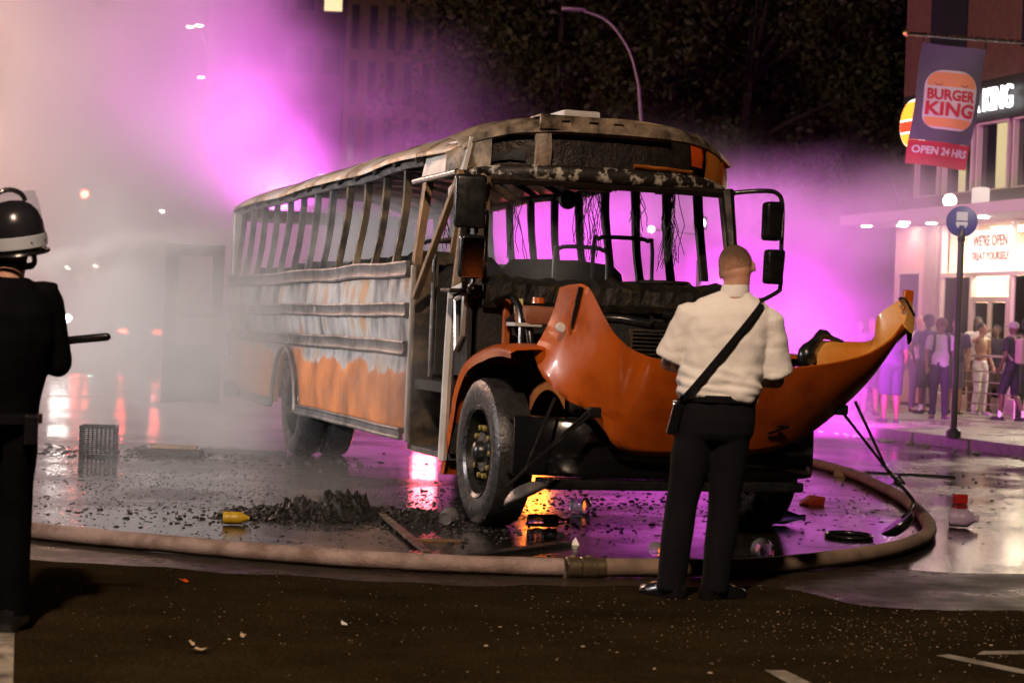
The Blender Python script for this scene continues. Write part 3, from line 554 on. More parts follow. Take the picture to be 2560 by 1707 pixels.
text_mesh('7', .13, m_black, hood, Matrix.Translation(rows[34][10]+V(0, -.008, -.008)) @ Matrix.Rotation(R(132), 4, 'X') @ Matrix.Rotation(R(-8), 4, 'Z') @ Matrix.Diagonal((1.35, 1, 1, 1)), .003, .003, 'fleet_number', shear=.45)
for P in ([(-.80, -1.12, .885), (-.92, -1.18, .74), (-1.10, -1.30, .60)], ): pass
def mirror_tripod(feet, joint, end, dish_c, dish_rot, dr, dmat):
    a = MB()
    for p in feet: a.tube([p, joint], [.012, .010], 8)
    a.tube(cr([joint]+end, 4), .014, 8); arm = a.build('mirror_arm', m_black, bus, True)
    MB().box(V(feet[0]), (.09, .07, .07)).build('arm_bracket', m_black, arm, False, .015)
    d = MB().lathe([(0, .07), (dr*.5, .06), (dr*.85, .03), (dr, 0), (dr*.97, -.012), (0, -.012)], (0, 0, 0), 'Z', 24).build('crossview_mirror', dmat, arm, True)
    d.location = dish_c; d.rotation_euler = dish_rot
mirror_tripod([(.98, -1.24, .93), (1.00, -1.22, .92), (1.11, -1.20, .99)], (1.36, -1.22, .535), [(1.50, -1.24, .39), (1.565, -1.25, .31), (1.53, -1.26, .24), (1.47, -1.27, .20)], (1.43, -1.28, .16), (R(165), R(-35), 0), .13, m_black)
mirror_tripod([(-.80, -1.20, .87), (-.83, -1.2, .88), (-1.02, -1.05, .95)], (-1.28, -1.28, .50), [(-1.36, -1.30, .43), (-1.42, -1.32, .38)], (-1.29, -1.32, .335), (R(-16), R(-24), 0), .155, m_rail)
# side mirrors
def side_mirror(name, c, sz, glass, mel, rz):
    o = MB().box((0, 0, 0), sz).noise(mel, 9).build(name, m_black, bus, True, .035, 3); o.location = c; o.rotation_euler = (R(5) if glass else 0, 0, rz)
    if glass: MB().box((0, -sz[1]/2-.004, -.005), (sz[0]-.03, .008, sz[2]-.03)).build('mirror_glass', m_mirror, o, False, .003)
    return o
side_mirror('side_mirror', (-1.31, .10, 2.29), (.23, .12, .38), False, .004, R(-10)); side_mirror('side_mirror', (-1.285, .10, 1.90), (.19, .08, .31), True, .003, R(0))
MB().tube(cr([(-1.08, .42, 2.52), (-1.2, .2, 2.52), (-1.25, .12, 2.47), (-1.25, .12, 2.1), (-1.25, .13, 1.75), (-1.27, .16, 1.68), (-1.22, .3, 1.65), (-1.12, .4, 1.64)], 4), .018, 8).build('mirror_bracket', m_black, bus, True)
side_mirror('side_mirror', (1.15, .28, 2.285), (.17, .10, .30), False, .03, R(14)); side_mirror('side_mirror', (1.175, .28, 1.94), (.17, .10, .27), False, .03, R(14))
MB().tube(cr([(.90, .45, 2.50), (1.08, .36, 2.52), (1.20, .34, 2.51), (1.255, .34, 2.42), (1.26, .34, 2.1), (1.265, .34, 1.82), (1.24, .36, 1.75), (1.10, .45, 1.66)], 4), .018, 8).build('mirror_bracket', m_black, bus, True)
MB().box((UL+.0, .45, 1.66), (.30, .25, .03)).noise(.01, 6).build('cowl_ledge', m_char, bus, False, .01)
# ---------------------------------------------------------------- people
m_skin = {k: pmat('skin_'+k, c, .5, 0, tuple(x*.82 for x in c), 9, .06, 60) for k, c in dict(fair=(.52, .27, .18), tan=(.36, .19, .11), brown=(.17, .085, .05), dark=(.09, .045, .028)).items()}
m_cloth = {}
def cloth(c, name=None):
    k = tuple(round(x, 3) for x in c)
    if k not in m_cloth: m_cloth[k] = pmat('cloth', c, .85, 0, tuple(min(1, x*1.15) for x in c), 14, .25, 70)
    return m_cloth[k]
m_shoe = pmat('polished_leather', (.008, .008, .009), .22, 0, None, 6, .08, 18, coat=.3)
m_hair = {k: pmat('hair_'+k, c, .7, 0, tuple(x*1.8 for x in c), 40, .6, 120) for k, c in dict(black=(.008, .007, .007), brown=(.05, .028, .015), red=(.16, .075, .035), blond=(.40, .28, .13), grey=(.2, .2, .2)).items()}
def hand(mb, wr, d, side, r=1.0, curl=.6):
    d = V(d).normalized(); up = V(0, 0, 1); x = d.cross(up)
    x = x.normalized() if x.length > .1 else V(1, 0, 0); y = x.cross(d).normalized(); c = V(wr)+d*.05
    mb.ell(c, (.042*r, .026*r, .05*r), 10, 6, Matrix((x, y, d)).transposed())
    for i, (o, L) in enumerate(((-.03, .062), (-.01, .074), (.01, .07), (.029, .055))):
        p = c+x*(o*r)+d*.035; q = p+d*(L*.5)-y*(curl*.012); e = q+(d*(1-curl)-y*curl).normalized()*L*.55
        mb.cap(p, q, .0095*r, .009*r, 7); mb.cap(q, e, .009*r, .0075*r, 7)
    p = c+x*(side*-.035*r)-d*.015; q = p+(d*.6-x*side*.7).normalized()*.04; mb.cap(p, q, .011*r, .010*r, 7); mb.cap(q, q+(d*.9-y*.3).normalized()*.03, .010*r, .008*r, 7)
def legs_sk(J): return [(J['lhip'], J['lkn'], J['lan']), (J['rhip'], J['rkn'], J['ran'])]
def joints(h, o=None):
    k = h/1.78
    J = dict(pel=(0, 0, .95), lhip=(-.09, 0, .93), rhip=(.09, 0, .93), lkn=(-.10, .02, .50), rkn=(.10, .02, .50), lan=(-.11, -.02, .085), ran=(.11, -.02, .085),
             lsh=(-.19, 0, 1.45), rsh=(.19, 0, 1.45), lel=(-.25, -.02, 1.17), rel=(.25, -.02, 1.17), lwr=(-.25, .10, .94), rwr=(.25, .10, .94),
             chest=(0, 0, 1.33), belly=(0, 0, 1.10), neck=(0, 0, 1.52), head=(0, .015, 1.67), ltoe=(-.15, .14, .03), rtoe=(.15, .14, .03))
    if o: J.update(o)
    return {a: V(b)*k for a, b in J.items()}, k
def human(label, loc, rz, h=1.75, skin='brown', shirt=(.05, .05, .06), pants=(.02, .02, .02), short=True, sleeve='short', hair='black', hairk='short', shoes=(.02, .02, .02), socks=None, pose=None, group=None, extra=(), vox=.017, build=1.0, headrot=0, top=True):
    J, k = joints(h, pose); b = build
    p = empty('person', loc, rz, label, 'person', group); M = m_skin[skin]; mb = MB()
    H = J['head']; hr = Matrix.Rotation(headrot, 3, 'Z')
    def hp(x, y, z): return H+hr @ V(x*k, y*k, z*k)
    mb.ell(hp(0, -.01, .02), (.074*k, .092*k, .098*k), 14, 10, hr); mb.ell(hp(0, .025, -.05), (.055*k, .06*k, .065*k), 12, 8, hr)
    mb.cap(hp(0, .085, .005), hp(0, .10, -.022), .010*k, .014*k, 6); mb.cap(hp(-.022, .082, -.06), hp(.022, .082, -.06), .008*k, .008*k, 6)
    for sx in (-1, 1): mb.ell(hp(sx*.076, -.005, -.01), (.010*k, .02*k, .032*k), 8, 6, hr); mb.ell(hp(sx*.03, .078, .012), (.012*k, .008*k, .008*k), 6, 5, hr)
    mb.cap(J['neck'], H-V(0, 0, .05*k), .056*k*b, .05*k, 10)
    mb.ell(J['chest'], (.155*k*b, .10*k*b, .19*k), 14, 10); mb.ell(J['belly'], (.135*k*b, .095*k*b, .17*k), 14, 8); mb.ell(J['pel'], (.15*k*b, .105*k*b, .12*k), 14, 8)
    mb.cap(J['lsh'], J['rsh'], .06*k*b, .06*k*b, 10)
    for sd, (a, c, e, t) in ((-1, ('lhip', 'lkn', 'lan', 'ltoe')), (1, ('rhip', 'rkn', 'ran', 'rtoe'))):
        mb.cap(J[a], J[c], .082*k*b, .054*k*b, 12); mb.cap(J[c]-V(0, .005, .02), J[c].lerp(J[e], .35)-V(0, .012*k, 0), .053*k*b, .054*k*b, 10); mb.cap(J[c].lerp(J[e], .35)-V(0, .012*k, 0), J[e], .054*k*b, .036*k, 10)
        f = (J[t]-J[e]); mb.cap(V(J[e].x, J[e].y-.02*k, .045*k), V(J[t].x, J[t].y, .04*k), .038*k, .032*k, 8)
    for sd, (a, c, e) in ((-1, ('lsh', 'lel', 'lwr')), (1, ('rsh', 'rel', 'rwr'))):
        mb.cap(J[a], J[c], .052*k*b, .040*k*b, 10); mb.cap(J[c], J[e], .041*k*b, .027*k, 10); hand(mb, J[e], J[e]-J[c], sd, k)
    fuse(mb, 'body', M, p, vox, 3)
    sm = cloth(shirt); pm = cloth(pants)
    if top:
        s = MB(); s.ell(J['chest'], (.178*k*b, .122*k*b, .21*k), 16, 10); s.ell(J['belly'], (.168*k*b, .122*k*b, .20*k), 16, 8); s.ell(J['belly']-V(0, 0, .12*k), (.172*k*b, .125*k*b, .11*k), 16, 8)
        s.cap(J['lsh'], J['rsh'], .068*k*b, .068*k*b, 10); s.cap(J['chest']+V(0, 0, .1*k), J['neck']-V(0, 0, .01), .10*k*b, .062*k*b, 10)
        q = {'short': .72, 'none': .05, 'long': 1.0}[sleeve]
        for a, c, e in (('lsh', 'lel', 'lwr'), ('rsh', 'rel', 'rwr')):
            if q > .1: s.tube([J[a], J[a].lerp(J[c], q)], [.066*k*b, .064*k*b], 12)
            if q == 1: s.tube([J[c]-(J[c]-J[a]).normalized()*.02, J[c], J[e]], [.06*k*b, .058*k*b, .042*k], 12); s.cap(J[c], J[c], .058*k, .058*k)
        fuse(s, 'shirt', sm, p, vox, 2, disp=lambda c, n: .010*mnoise.noise(V(c.x*9, c.y*9, c.z*5)))
    t = MB(); t.ell(J['pel']+V(0, 0, .02), (.168*k*b, .122*k*b, .13*k), 16, 8)
    for a, c, e in (('lhip', 'lkn', 'lan'), ('rhip', 'rkn', 'ran')):
        t.tube([J[a]+V(0, 0, .02), J[a].lerp(J[c], .5), J[c] if not short else J[a].lerp(J[c], 1.06)], [.098*k*b, .094*k*b, .085*k*b if short else .072*k*b], 14)
        if not short: t.tube([J[c]+V(0, 0, .03), J[c], J[e]-V(0, 0, .015)], [.072*k*b, .072*k*b, .060*k], 14)
    fuse(t, 'shorts' if short else 'trousers', pm, p, vox, 2, disp=lambda c, n: .008*mnoise.noise(V(c.x*10, c.y*10, c.z*4)))
    for e, tt in (('lan', 'ltoe'), ('ran', 'rtoe')):
        d = (J[tt]-J[e]); d.z = 0; d = d.normalized() if d.length > .01 else V(0, 1, 0); c = V(J[e].x, J[e].y, 0); x = V(d.y, -d.x, 0); rg = []
        for f, wd, hh in ((-.07, .028, .05), (-.06, .038, .075), (0, .042, .088), (.06, .045, .075), (.13, .048, .055), (.19, .036, .042), (.205, .02, .03)):
            cc = c+d*(f*k); rg.append([cc+x*(wd*k*a)+V(0, 0, hh*k*z) for a, z in ((-1, .02), (-1, .5), (-.7, .9), (0, 1), (.7, .9), (1, .5), (1, .02))])
        MB().loft(rg).build('shoe', cloth(shoes), p, True)
        if socks: MB().tube([J[e]+V(0, 0, -.03), J[e]+V(0, 0, .09)], .043*k, 10).build('sock', cloth(socks), p, True)
    hm = m_hair[hair]
    if hairk != 'bald':
        hb = MB()
        if hairk == 'short': hb.ell(hp(0, -.022, .035), (.081*k, .092*k, .092*k), 16, 10, hr)
        if hairk == 'afro': hb.ell(hp(0, -.02, .055), (.115*k, .118*k, .105*k), 18, 12, hr); hb.ell(hp(0, -.06, -.01), (.095*k, .07*k, .08*k), 14, 8, hr)
        if hairk == 'long': hb.ell(hp(0, -.022, .035), (.084*k, .094*k, .092*k), 16, 10, hr); hb.ell(hp(0, -.06, -.08), (.085*k, .05*k, .15*k), 14, 10, hr); hb.ell(hp(-.07, -.01, -.08), (.025*k, .04*k, .13*k)); hb.ell(hp(.07, -.01, -.08), (.025*k, .04*k, .13*k))
        if hairk == 'cap': hb.ell(hp(0, -.012, .045), (.086*k, .10*k, .082*k), 16, 10, hr); hb.box(hp(0, .11, .035), (.13*k, .10*k, .015*k), hr)
        hb.noise({'afro': .012, 'long': .008}.get(hairk, .003), 22)
        hb.build('cap' if hairk == 'cap' else 'hair', hm, p, True)
    return p, J, k
# --- the man in the white shirt, seen from behind
cw = empty('person', (1.01, 10.15, 0), 0, 'man in white short-sleeved shirt and black trousers standing with back turned before the bus hood', 'person')
m_shirt = pmat('white_uniform_cotton', (.74, .71, .68), .8, 0, (.78, .76, .73), 3, .18, 90)
m_blk = pmat('black_trouser_cloth', (.0012, .0012, .002), .9, 0, (.0026, .0026, .0036), 10, .2, 60, spec=.25)
Hc = V(.17, .03, 1.765); hrm = Matrix.Rotation(R(-14), 3, 'Y') @ Matrix.Rotation(R(-18), 3, 'Z') @ Matrix.Rotation(R(-14), 3, 'X')
def hp(x, y, z): return Hc+hrm @ V(x, y, z)
mb = MB(); mb.ell(hp(0, -.012, .012), (.089, .104, .102), 18, 12, hrm); mb.ell(hp(0, -.035, -.03), (.082, .078, .085), 16, 10, hrm); mb.ell(hp(0, .03, -.06), (.058, .065, .065), 14, 8, hrm)
mb.cap(hp(0, .09, 0), hp(0, .108, -.026), .010, .015, 8); mb.cap(hp(-.025, .088, -.065), hp(.025, .088, -.065), .009, .009, 8)
for sx in (-1, 1): mb.ell(hp(sx*.093, -.002, -.02), (.010, .022, .034), 10, 8, hrm); mb.ell(hp(sx*.032, .084, .01), (.013, .008, .009), 8, 6, hrm)
mb.cap((.155, -.02, 1.58), hp(0, -.03, -.07), .072, .070, 14)
mb.ell((.12, 0, 1.40), (.19, .115, .20), 16, 10); mb.ell((.10, 0, 1.15), (.17, .11, .20), 16, 10); mb.ell((.085, 0, .98), (.165, .115, .13), 16, 10); mb.cap((-.03, 0, 1.47), (.32, 0, 1.46), .06, .06)
LS, LE, LW = V(-.06, 0, 1.50), V(-.165, .06, 1.245), V(.03, .30, 1.19); RS, RE, RW = V(.345, 0, 1.485), V(.405, .05, 1.175), V(.24, .32, 1.16)
for a, c, e, sd in ((LS, LE, LW, -1), (RS, RE, RW, 1)): mb.cap(a-V(0, 0, .03), c, .052, .048, 12); mb.cap(c, e, .048, .03, 12); hand(mb, e, (e-c)+V(0, 0, .03), sd, 1.0, .8)
LH, LK, LA = V(-.005, 0, .95), V(-.075, .02, .50), V(-.115, 0, .09); RH, RK, RA = V(.175, 0, .95), V(.155, .03, .50), V(.115, 0, .09)
for a, c, e in ((LH, LK, LA), (RH, RK, RA)): mb.cap(a, c, .088, .056, 12); mb.cap(c, e, .054, .038, 12)
mb.cap((LA.x, -.02, .05), (LA.x-.08, .12, .04), .038, .032); mb.cap((RA.x, -.02, .05), (RA.x+.10, .10, .04), .038, .032)
fuse(mb, 'body', m_skin['fair'], cw, .009, 3)
RINGS = [(1.055, .097, .196, .128), (1.075, .097, .214, .142), (1.11, .098, .226, .148), (1.16, .10, .224, .145), (1.25, .108, .214, .136), (1.35, .122, .220, .134), (1.44, .138, .232, .132), (1.51, .146, .226, .122), (1.56, .150, .178, .105), (1.60, .155, .115, .088), (1.63, .158, .080, .078)]
def ring(z):
    for a, b in zip(RINGS, RINGS[1:]):
        if a[0] <= z <= b[0]: t = (z-a[0])/(b[0]-a[0]); return [a[i]+(b[i]-a[i])*t for i in range(4)]
    return list(RINGS[0] if z < RINGS[0][0] else RINGS[-1])
def tor(z, a, g=0.0):
    _, cx, rx, ry = ring(z); e = .82; c, s = math.cos(a), math.sin(a)
    return V(cx+(rx+g)*math.copysign(abs(c)**e, c), (ry+g)*math.copysign(abs(s)**e, s), z)
s = MB(); s.loft([[tor(z, 6.28318*j/32) for j in range(32)] for z, *_ in RINGS])
s.cap((-.03, 0, 1.485), (.32, 0, 1.47), .088, .088, 14); s.cap((.02, 0, 1.53), (.155, 0, 1.575), .075, .085, 14); s.cap((.28, 0, 1.52), (.155, 0, 1.575), .075, .085, 14)
for a, c in ((LS, LE), (RS, RE)):
    d = (c-a).normalized(); s.cap(a-V(0, 0, .01), a+d*.03, .082, .084, 16); s.tube([a-d*.02, a.lerp(c, .5), a.lerp(c, .92)], [.085, .090, .096], 18)
def folds(c, n):
    w = max(0, 1-abs(c.z-1.13)/.13); f = .022*w*mnoise.noise(V(c.x*7, c.y*7, c.z*26+c.x*6))
    f += .008*mnoise.noise(V(c.x*6+c.z*5, c.y*5, c.z*5-c.x*4)) + .007*abs(mnoise.noise(V(c.x*5+c.z*9, c.y*4, c.z*13-c.x*7))) + .006*mnoise.noise(V(c.x*15, c.y*12, c.z*9+c.x*12))
    ar = min((c-V(.0, 0, 1.40)).length, (c-V(.29, 0, 1.38)).length); f += .018*max(0, 1-ar/.14)*mnoise.noise(V(c.x*22, c.y*8, c.z*18))
    return f
fuse(s, 'shirt', m_shirt, cw, .0085, 7, disp=folds)
cr_ = MB(); rows = []
for i in range(25):
    a = R(-240+300*i/24); rows.append([hp(0, -.03, -.07)*.0+V(.158+.018*(z-1.6)*8+(.078-(z-1.61)*.12)*math.cos(a), -.012+(.078-(z-1.61)*.1)*math.sin(a), z+(.012 if j == 1 else 0)) for j, z in enumerate((1.605, 1.64, 1.665))])
cr_.shell(rows, (0, 0, .006)).build('collar', m_shirt, cw, 60)
t = MB(); t.loft([[V(.095+rx*math.cos(6.283*j/28), ry*math.sin(6.283*j/28), z) for j in range(28)] for z, rx, ry in ((1.085, .192, .126), (1.02, .203, .138), (.95, .208, .142), (.88, .20, .135), (.84, .17, .11))])
t.tube([LH+V(.0, 0, .0), LH.lerp(LK, .5), LK, LK.lerp(LA, .5), LA-V(0, 0, .055)], [.112, .102, .086, .080, .078], 18); t.tube([RH, RH.lerp(RK, .5), RK, RK.lerp(RA, .5), RA-V(0, 0, .055)], [.112, .102, .086, .080, .078], 18)
fuse(t, 'trousers', m_blk, cw, .010, 4, disp=lambda c, n: .012*mnoise.noise(V(c.x*9, c.y*8, c.z*4+c.x*5)))
belt = MB(); belt.loft([[V(.095+(.200+g)*math.cos(6.283*j/36), (.134+g)*math.sin(6.283*j/36), z) for j in range(36)] for z, g in ((1.045, .0), (1.047, .012), (1.083, .012), (1.085, .0))], False).build('belt', m_shoe, cw, True)
for A_, dx, dy in ((LA, -.085, .10), (RA, .11, .08)):
    d = V(dx, dy, 0).normalized(); x = V(d.y, -d.x, 0); rg = []; c = V(A_.x, A_.y, 0)
    for f, wd, hh in ((-.085, .03, .05), (-.075, .042, .08), (0, .046, .10), (.07, .048, .085), (.14, .052, .062), (.20, .042, .05), (.22, .022, .035)):
        rg.append([c+d*f+x*(wd*a)+V(0, 0, hh*z) for a, z in ((-1, .02), (-1.02, .25), (-.95, .55), (-.65, .92), (0, 1), (.65, .92), (.95, .55), (1.02, .25), (1, .02))])
    MB().loft(rg).build('shoe', m_shoe, cw, True)
def fade_mat():
    m = pmat('short_hair_fade', (.3, .15, .1), .75, 0, None, 40, .5, 160); t = m.node_tree; b = t.nodes['Principled BSDF']; N = t.nodes.new; L = t.links.new
    tc = N('ShaderNodeTexCoord'); sx = N('ShaderNodeSeparateXYZ'); L(tc.outputs['Object'], sx.inputs[0]); nz = N('ShaderNodeTexNoise'); nz.inputs['Scale'].default_value = 45; nz.inputs['Detail'].default_value = 5; L(tc.outputs['Object'], nz.inputs['Vector'])
    ad = N('ShaderNodeMath'); ad.operation = 'MULTIPLY_ADD'; ad.inputs[1].default_value = .075; L(nz.outputs[0], ad.inputs[0]); L(sx.outputs[2], ad.inputs[2])
    g = N('ShaderNodeMapRange'); g.inputs[1].default_value = 1.765; g.inputs[2].default_value = 1.875; L(ad.outputs[0], g.inputs[0])
    r = N('ShaderNodeValToRGB'); e = r.color_ramp.elements; e[0].color = (.50, .26, .17, 1); e[1].color = (.085, .045, .025, 1); q = e.new(.35); q.color = (.36, .185, .115, 1); q = e.new(.65); q.color = (.20, .10, .055, 1)
    L(g.outputs[0], r.inputs[0]); L(r.outputs[0], b.inputs['Base Color']); return m
MB().ell(hp(0, -.020, .012), (.0905, .1035, .104), 36, 24, hrm).noise(.002, 60).build('hair', fade_mat(), cw, True)
# radio on a shoulder strap
rs = empty('portable_radio', (1.01, 10.15, 0), 0, 'black portable radio on a diagonal strap at the left hip of the white shirt', 'radio')
A, B = (.30, 1.575), (-.105, 1.05); rows = []
for i in range(41):
    tt = i/40; x = A[0]+(B[0]-A[0])*tt; z = A[1]+(B[1]-A[1])*tt; r = []
    for wq in (-1, 0, 1):
        xx, zz = x+.016*wq*.8, z-.016*wq*.62+.0; _, cx, rx, ry = ring(zz); q = max(-.97, min(.97, (xx-cx)/(rx+.012)))
        r.append(V(xx, -(ry+.020)*(1-abs(q)**2.4)**(1/2.4)-.010, zz))
    rows.append(r)
MB().shell(rows, (0, .005, 0)).build('strap', m_blk, rs, True)
MB().tube(cr([(.30, -.05, 1.58), (.29, .0, 1.595), (.27, .06, 1.56), (.2, .11, 1.45), (.05, .15, 1.25), (-.08, .09, 1.08), (-.12, -.03, 1.04)], 4), .014, 6).build('strap', m_blk, rs, True)
ra = MB().box((-.135, -.05, .95), (.055, .05, .17), Matrix.Rotation(R(12), 3, 'Y')).build('radio_case', m_gloss, rs, False, .01)
MB().tube([(-.12, -.045, 1.03), (-.10, -.045, 1.075)], .008, 6).build('antenna', m_black, ra); MB().box((-.135, -.05, 1.035), (.03, .03, .03)).build('snap_hook', m_chrome, ra, False, .008)
# --- the helmeted officer at the left edge
co = empty('person', (-2.235, 8.25, 0), R(22), 'helmeted officer in black uniform at the left edge, seen from behind', 'person')
m_navy = pmat('navy_uniform', (.0016, .0016, .0024), .8, 0, (.003, .003, .004), 12, .25, 60, spec=.05)
mb = MB(); Ho = V(.075, .03, 1.69)
mb.ell(Ho+V(0, -.01, .01), (.078, .098, .10), 16, 10); mb.ell(Ho+V(0, .03, -.06), (.056, .06, .06), 12, 8); mb.cap(Ho+V(0, .09, 0), Ho+V(0, .105, -.025), .01, .014); mb.cap((.05, 0, 1.50), Ho+V(0, -.02, -.06), .064, .06, 12)
for sx in (-1, 1): mb.ell(Ho+V(sx*.08, 0, -.02), (.01, .02, .032))
mb.ell((.03, 0, 1.33), (.18, .12, .20)); mb.ell((.02, 0, 1.08), (.165, .11, .2)); mb.ell((0, 0, .95), (.16, .11, .13)); mb.cap((-.16, 0, 1.45), (.20, 0, 1.45), .065, .065)
oRS, oRE, oRW = V(.21, 0, 1.43), V(.275, .03, 1.17), V(.16, .28, 1.20); oLS, oLE, oLW = V(-.19, 0, 1.43), V(-.26, .03, 1.17), V(-.12, .30, 1.15)
for a, c, e, sd in ((oRS, oRE, oRW, 1), (oLS, oLE, oLW, -1)): mb.cap(a, c, .055, .045); mb.cap(c, e, .045, .03); hand(mb, e, e-c, sd, 1.0, .95)
oL = ((V(-.09, 0, .93), V(-.12, .02, .5), V(-.13, 0, .09)), (V(.09, 0, .93), V(.10, .02, .5), V(.11, 0, .09)))
for a, c, e in oL: mb.cap(a, c, .085, .056); mb.cap(c, e, .055, .038); mb.cap((e.x, -.02, .05), (e.x*1.3, .12, .04), .038, .03)
fuse(mb, 'body', m_skin['fair'], co, .011, 3)
s = MB(); s.loft([[V(cx+rx*math.cos(6.283*j/28), ry*math.sin(6.283*j/28)-dy, z) for j in range(28)] for z, cx, rx, ry, dy in ((.90, .0, .20, .145, 0), (1.0, .005, .205, .15, 0), (1.12, .015, .215, .165, .01), (1.26, .025, .225, .175, .02), (1.38, .03, .225, .165, .02), (1.45, .035, .20, .13, .0), (1.495, .045, .13, .10, 0), (1.53, .055, .082, .08, 0))])
s.cap((-.15, 0, 1.43), (.20, 0, 1.43), .085, .085)
for a, c, e in ((oRS, oRE, oRW), (oLS, oLE, oLW)): s.cap(a, c, .082, .066); s.tube([c-(e-c).normalized()*.02, c.lerp(e, .5), c.lerp(e, .9)], [.066, .06, .05], 14)
s.box((.225, -.01, 1.49), (.07, .10, .05))
fuse(s, 'jacket', m_navy, co, .011, 2, disp=lambda c, n: .008*mnoise.noise(V(c.x*8, c.y*8, c.z*6)))
t = MB(); t.ell((0, 0, .95), (.185, .135, .15))
for a, c, e in oL: t.tube([a, a.lerp(c, .5), c, c.lerp(e, .6), e-V(0, 0, .03)], [.112, .105, .088, .088, .085], 16)
fuse(t, 'trousers', m_navy, co, .011, 2, disp=lambda c, n: .010*mnoise.noise(V(c.x*9, c.y*8, c.z*5)))
for a, c, e in oL:
    rg = []; d = V(e.x*.8, .25, 0).normalized(); x = V(d.y, -d.x, 0); c0 = V(e.x, e.y, 0)
    for f, wd, hh in ((-.09, .03, .06), (-.08, .045, .10), (0, .05, .13), (.07, .05, .10), (.15, .054, .07), (.21, .044, .055), (.23, .022, .04)): rg.append([c0+d*f+x*(wd*q)+V(0, 0, hh*z) for q, z in ((-1, .02), (-1, .5), (-.7, .9), (0, 1), (.7, .9), (1, .5), (1, .02))])
    MB().loft(rg).build('boot', m_shoe, co, True)
m_helm = pmat('helmet_shell', (.010, .010, .014), .25, 0, (.016, .016, .02), 6, .03, 20, .05, coat=.4)
hel = MB(); prof = [(0, .155), (.05, .150), (.09, .132), (.118, .10), (.135, .055), (.140, .0), (.139, -.045), (.134, -.075)]
hel.lathe(prof, (0, 0, 0), 'Z', 36); hel.lathe([(r*.93, z*.95) for r, z in prof][::-1], (0, 0, 0), 'Z', 36)
hh = hel.build('helmet', m_helm, co, 50); hh.location = Ho+V(0, -.01, .02); hh.rotation_euler = (R(6), R(-10), 0); hh.scale = (.93, 1.05, 1.0)
m_band = pmat('pale_band', (.42, .46, .52), .4, 0, None, 8, .03, 20)
MB().lathe([(.141, -.050), (.1445, -.048), (.1445, .002), (.142, .004)], (0, 0, 0), 'Z', 36).build('helmet_band', m_band, hh, True)
MB().tube([(.145*math.cos(a), .145*math.sin(a), -.075) for a in [6.283*i/36 for i in range(37)]], .008, 6).build('helmet_rim', m_black, hh, True)
for a in (-70, -35, 0): MB().ell((.1455*math.cos(R(a)), .1455*math.sin(R(a)), -.025), (.005, .005, .005), 8, 6).build('rivet', m_chrome, hh)
MB().tube(cr([(-.13, .02, .06), (-.11, .015, .13), (-.06, .01, .185), (.0, .01, .20), (.05, .01, .18), (.07, .01, .145)], 5), .011, 8).build('visor_edge', m_black, hh, True)
m_vis = pmat('clear_visor', (.8, .82, .85), .08, 0, trans=.9, ior=1.3)
MB().shell([[V(.152*math.cos(R(a))*sc, .152*math.sin(R(a))*sc, z) for z, sc in ((.06, 1.0), (.12, .96), (.18, .86))] for a in range(20, 161, 10)], (0, 0, .003)).build('visor', m_vis, hh, True)
MB().tube(cr([Ho+V(.085, .0, -.06), Ho+V(.075, -.055, -.105), Ho+V(.0, -.085, -.11), Ho+V(-.075, -.05, -.105)], 4), .012, 6, flat=1.4).build('chin_strap', m_black, co, True)
MB().loft([[V((.20+g)*math.cos(6.283*j/32), (.15+g)*math.sin(6.283*j/32), z) for j in range(32)] for z, g in ((.90, .008), (.902, .018), (.945, .018), (.947, .008))], False).build('duty_belt', m_shoe, co, True)
MB().box((.15, -.13, .88), (.06, .05, .13)).build('belt_pouch', m_shoe, co, False, .012); MB().box((-.02, -.17, .90), (.07, .04, .08)).build('belt_pouch', m_shoe, co, False, .012)
MB().lathe([(0, -.012), (.045, -.010), (.048, 0), (0, .003)], (-.277, -.055, 1.36), 'X', 5).build('shoulder_patch', pmat('orange_patch', (.5, .2, .03), .7), co)
bt = MB().cap((-.25, .36, 1.19), (.46, .24, 1.285), .017, .019, 12).build('police_baton', m_gloss, None, True); bt.location = (-2.235, 8.25, 0); bt.rotation_euler = (0, 0, R(8))
tag(bt, 'black baton held level by the helmeted officer at the left edge', 'baton')
# --- onlookers on the pavement
G = 'onlookers in front of the lit shop'; Z = .15
up_l = dict(lel=(-.36, .12, 1.40), lwr=(-.30, .20, 1.66)); up_r = dict(rel=(.36, .14, 1.42), rwr=(.20, .30, 1.60)); phone = dict(lel=(-.24, .10, 1.22), lwr=(-.08, .32, 1.36), rel=(.24, .10, 1.22), rwr=(.08, .32, 1.36))
stride = dict(lkn=(-.10, .14, .51), lan=(-.10, .16, .085), ltoe=(-.11, .32, .03), rkn=(.09, .0, .49), ran=(.10, -.20, .10), rtoe=(.12, -.04, .03))
human('onlooker behind the raised hood tip, mostly legs showing in pink smoke', (6.34, 33.71, Z), R(170), 1.70, 'tan', (.10, .06, .12), (.04, .03, .06), True, group=G)
human('heavy onlooker in purple dark clothes and shorts standing just right of the hood tip', (6.09, 30.61, Z), R(8), 1.68, 'brown', (.06, .03, .10), (.03, .02, .06), True, build=1.25, group=G)
human('fair-haired onlooker in white shirt holding both hands to the mouth', (7.72, 36.24, Z), R(190), 1.80, 'fair', (.62, .58, .58), (.10, .09, .12), False, hair='blond', pose=phone, group=G)
human('onlooker with a round afro, dark purple shirt, black shorts and white socks', (7.66, 35.2, Z), R(10), 1.80, 'dark', (.06, .035, .12), (.015, .015, .02), True, hairk='afro', socks=(.7, .7, .7), pose=dict(lel=(-.34, -.05, 1.2), lwr=(-.22, .1, 1.0)), group=G)
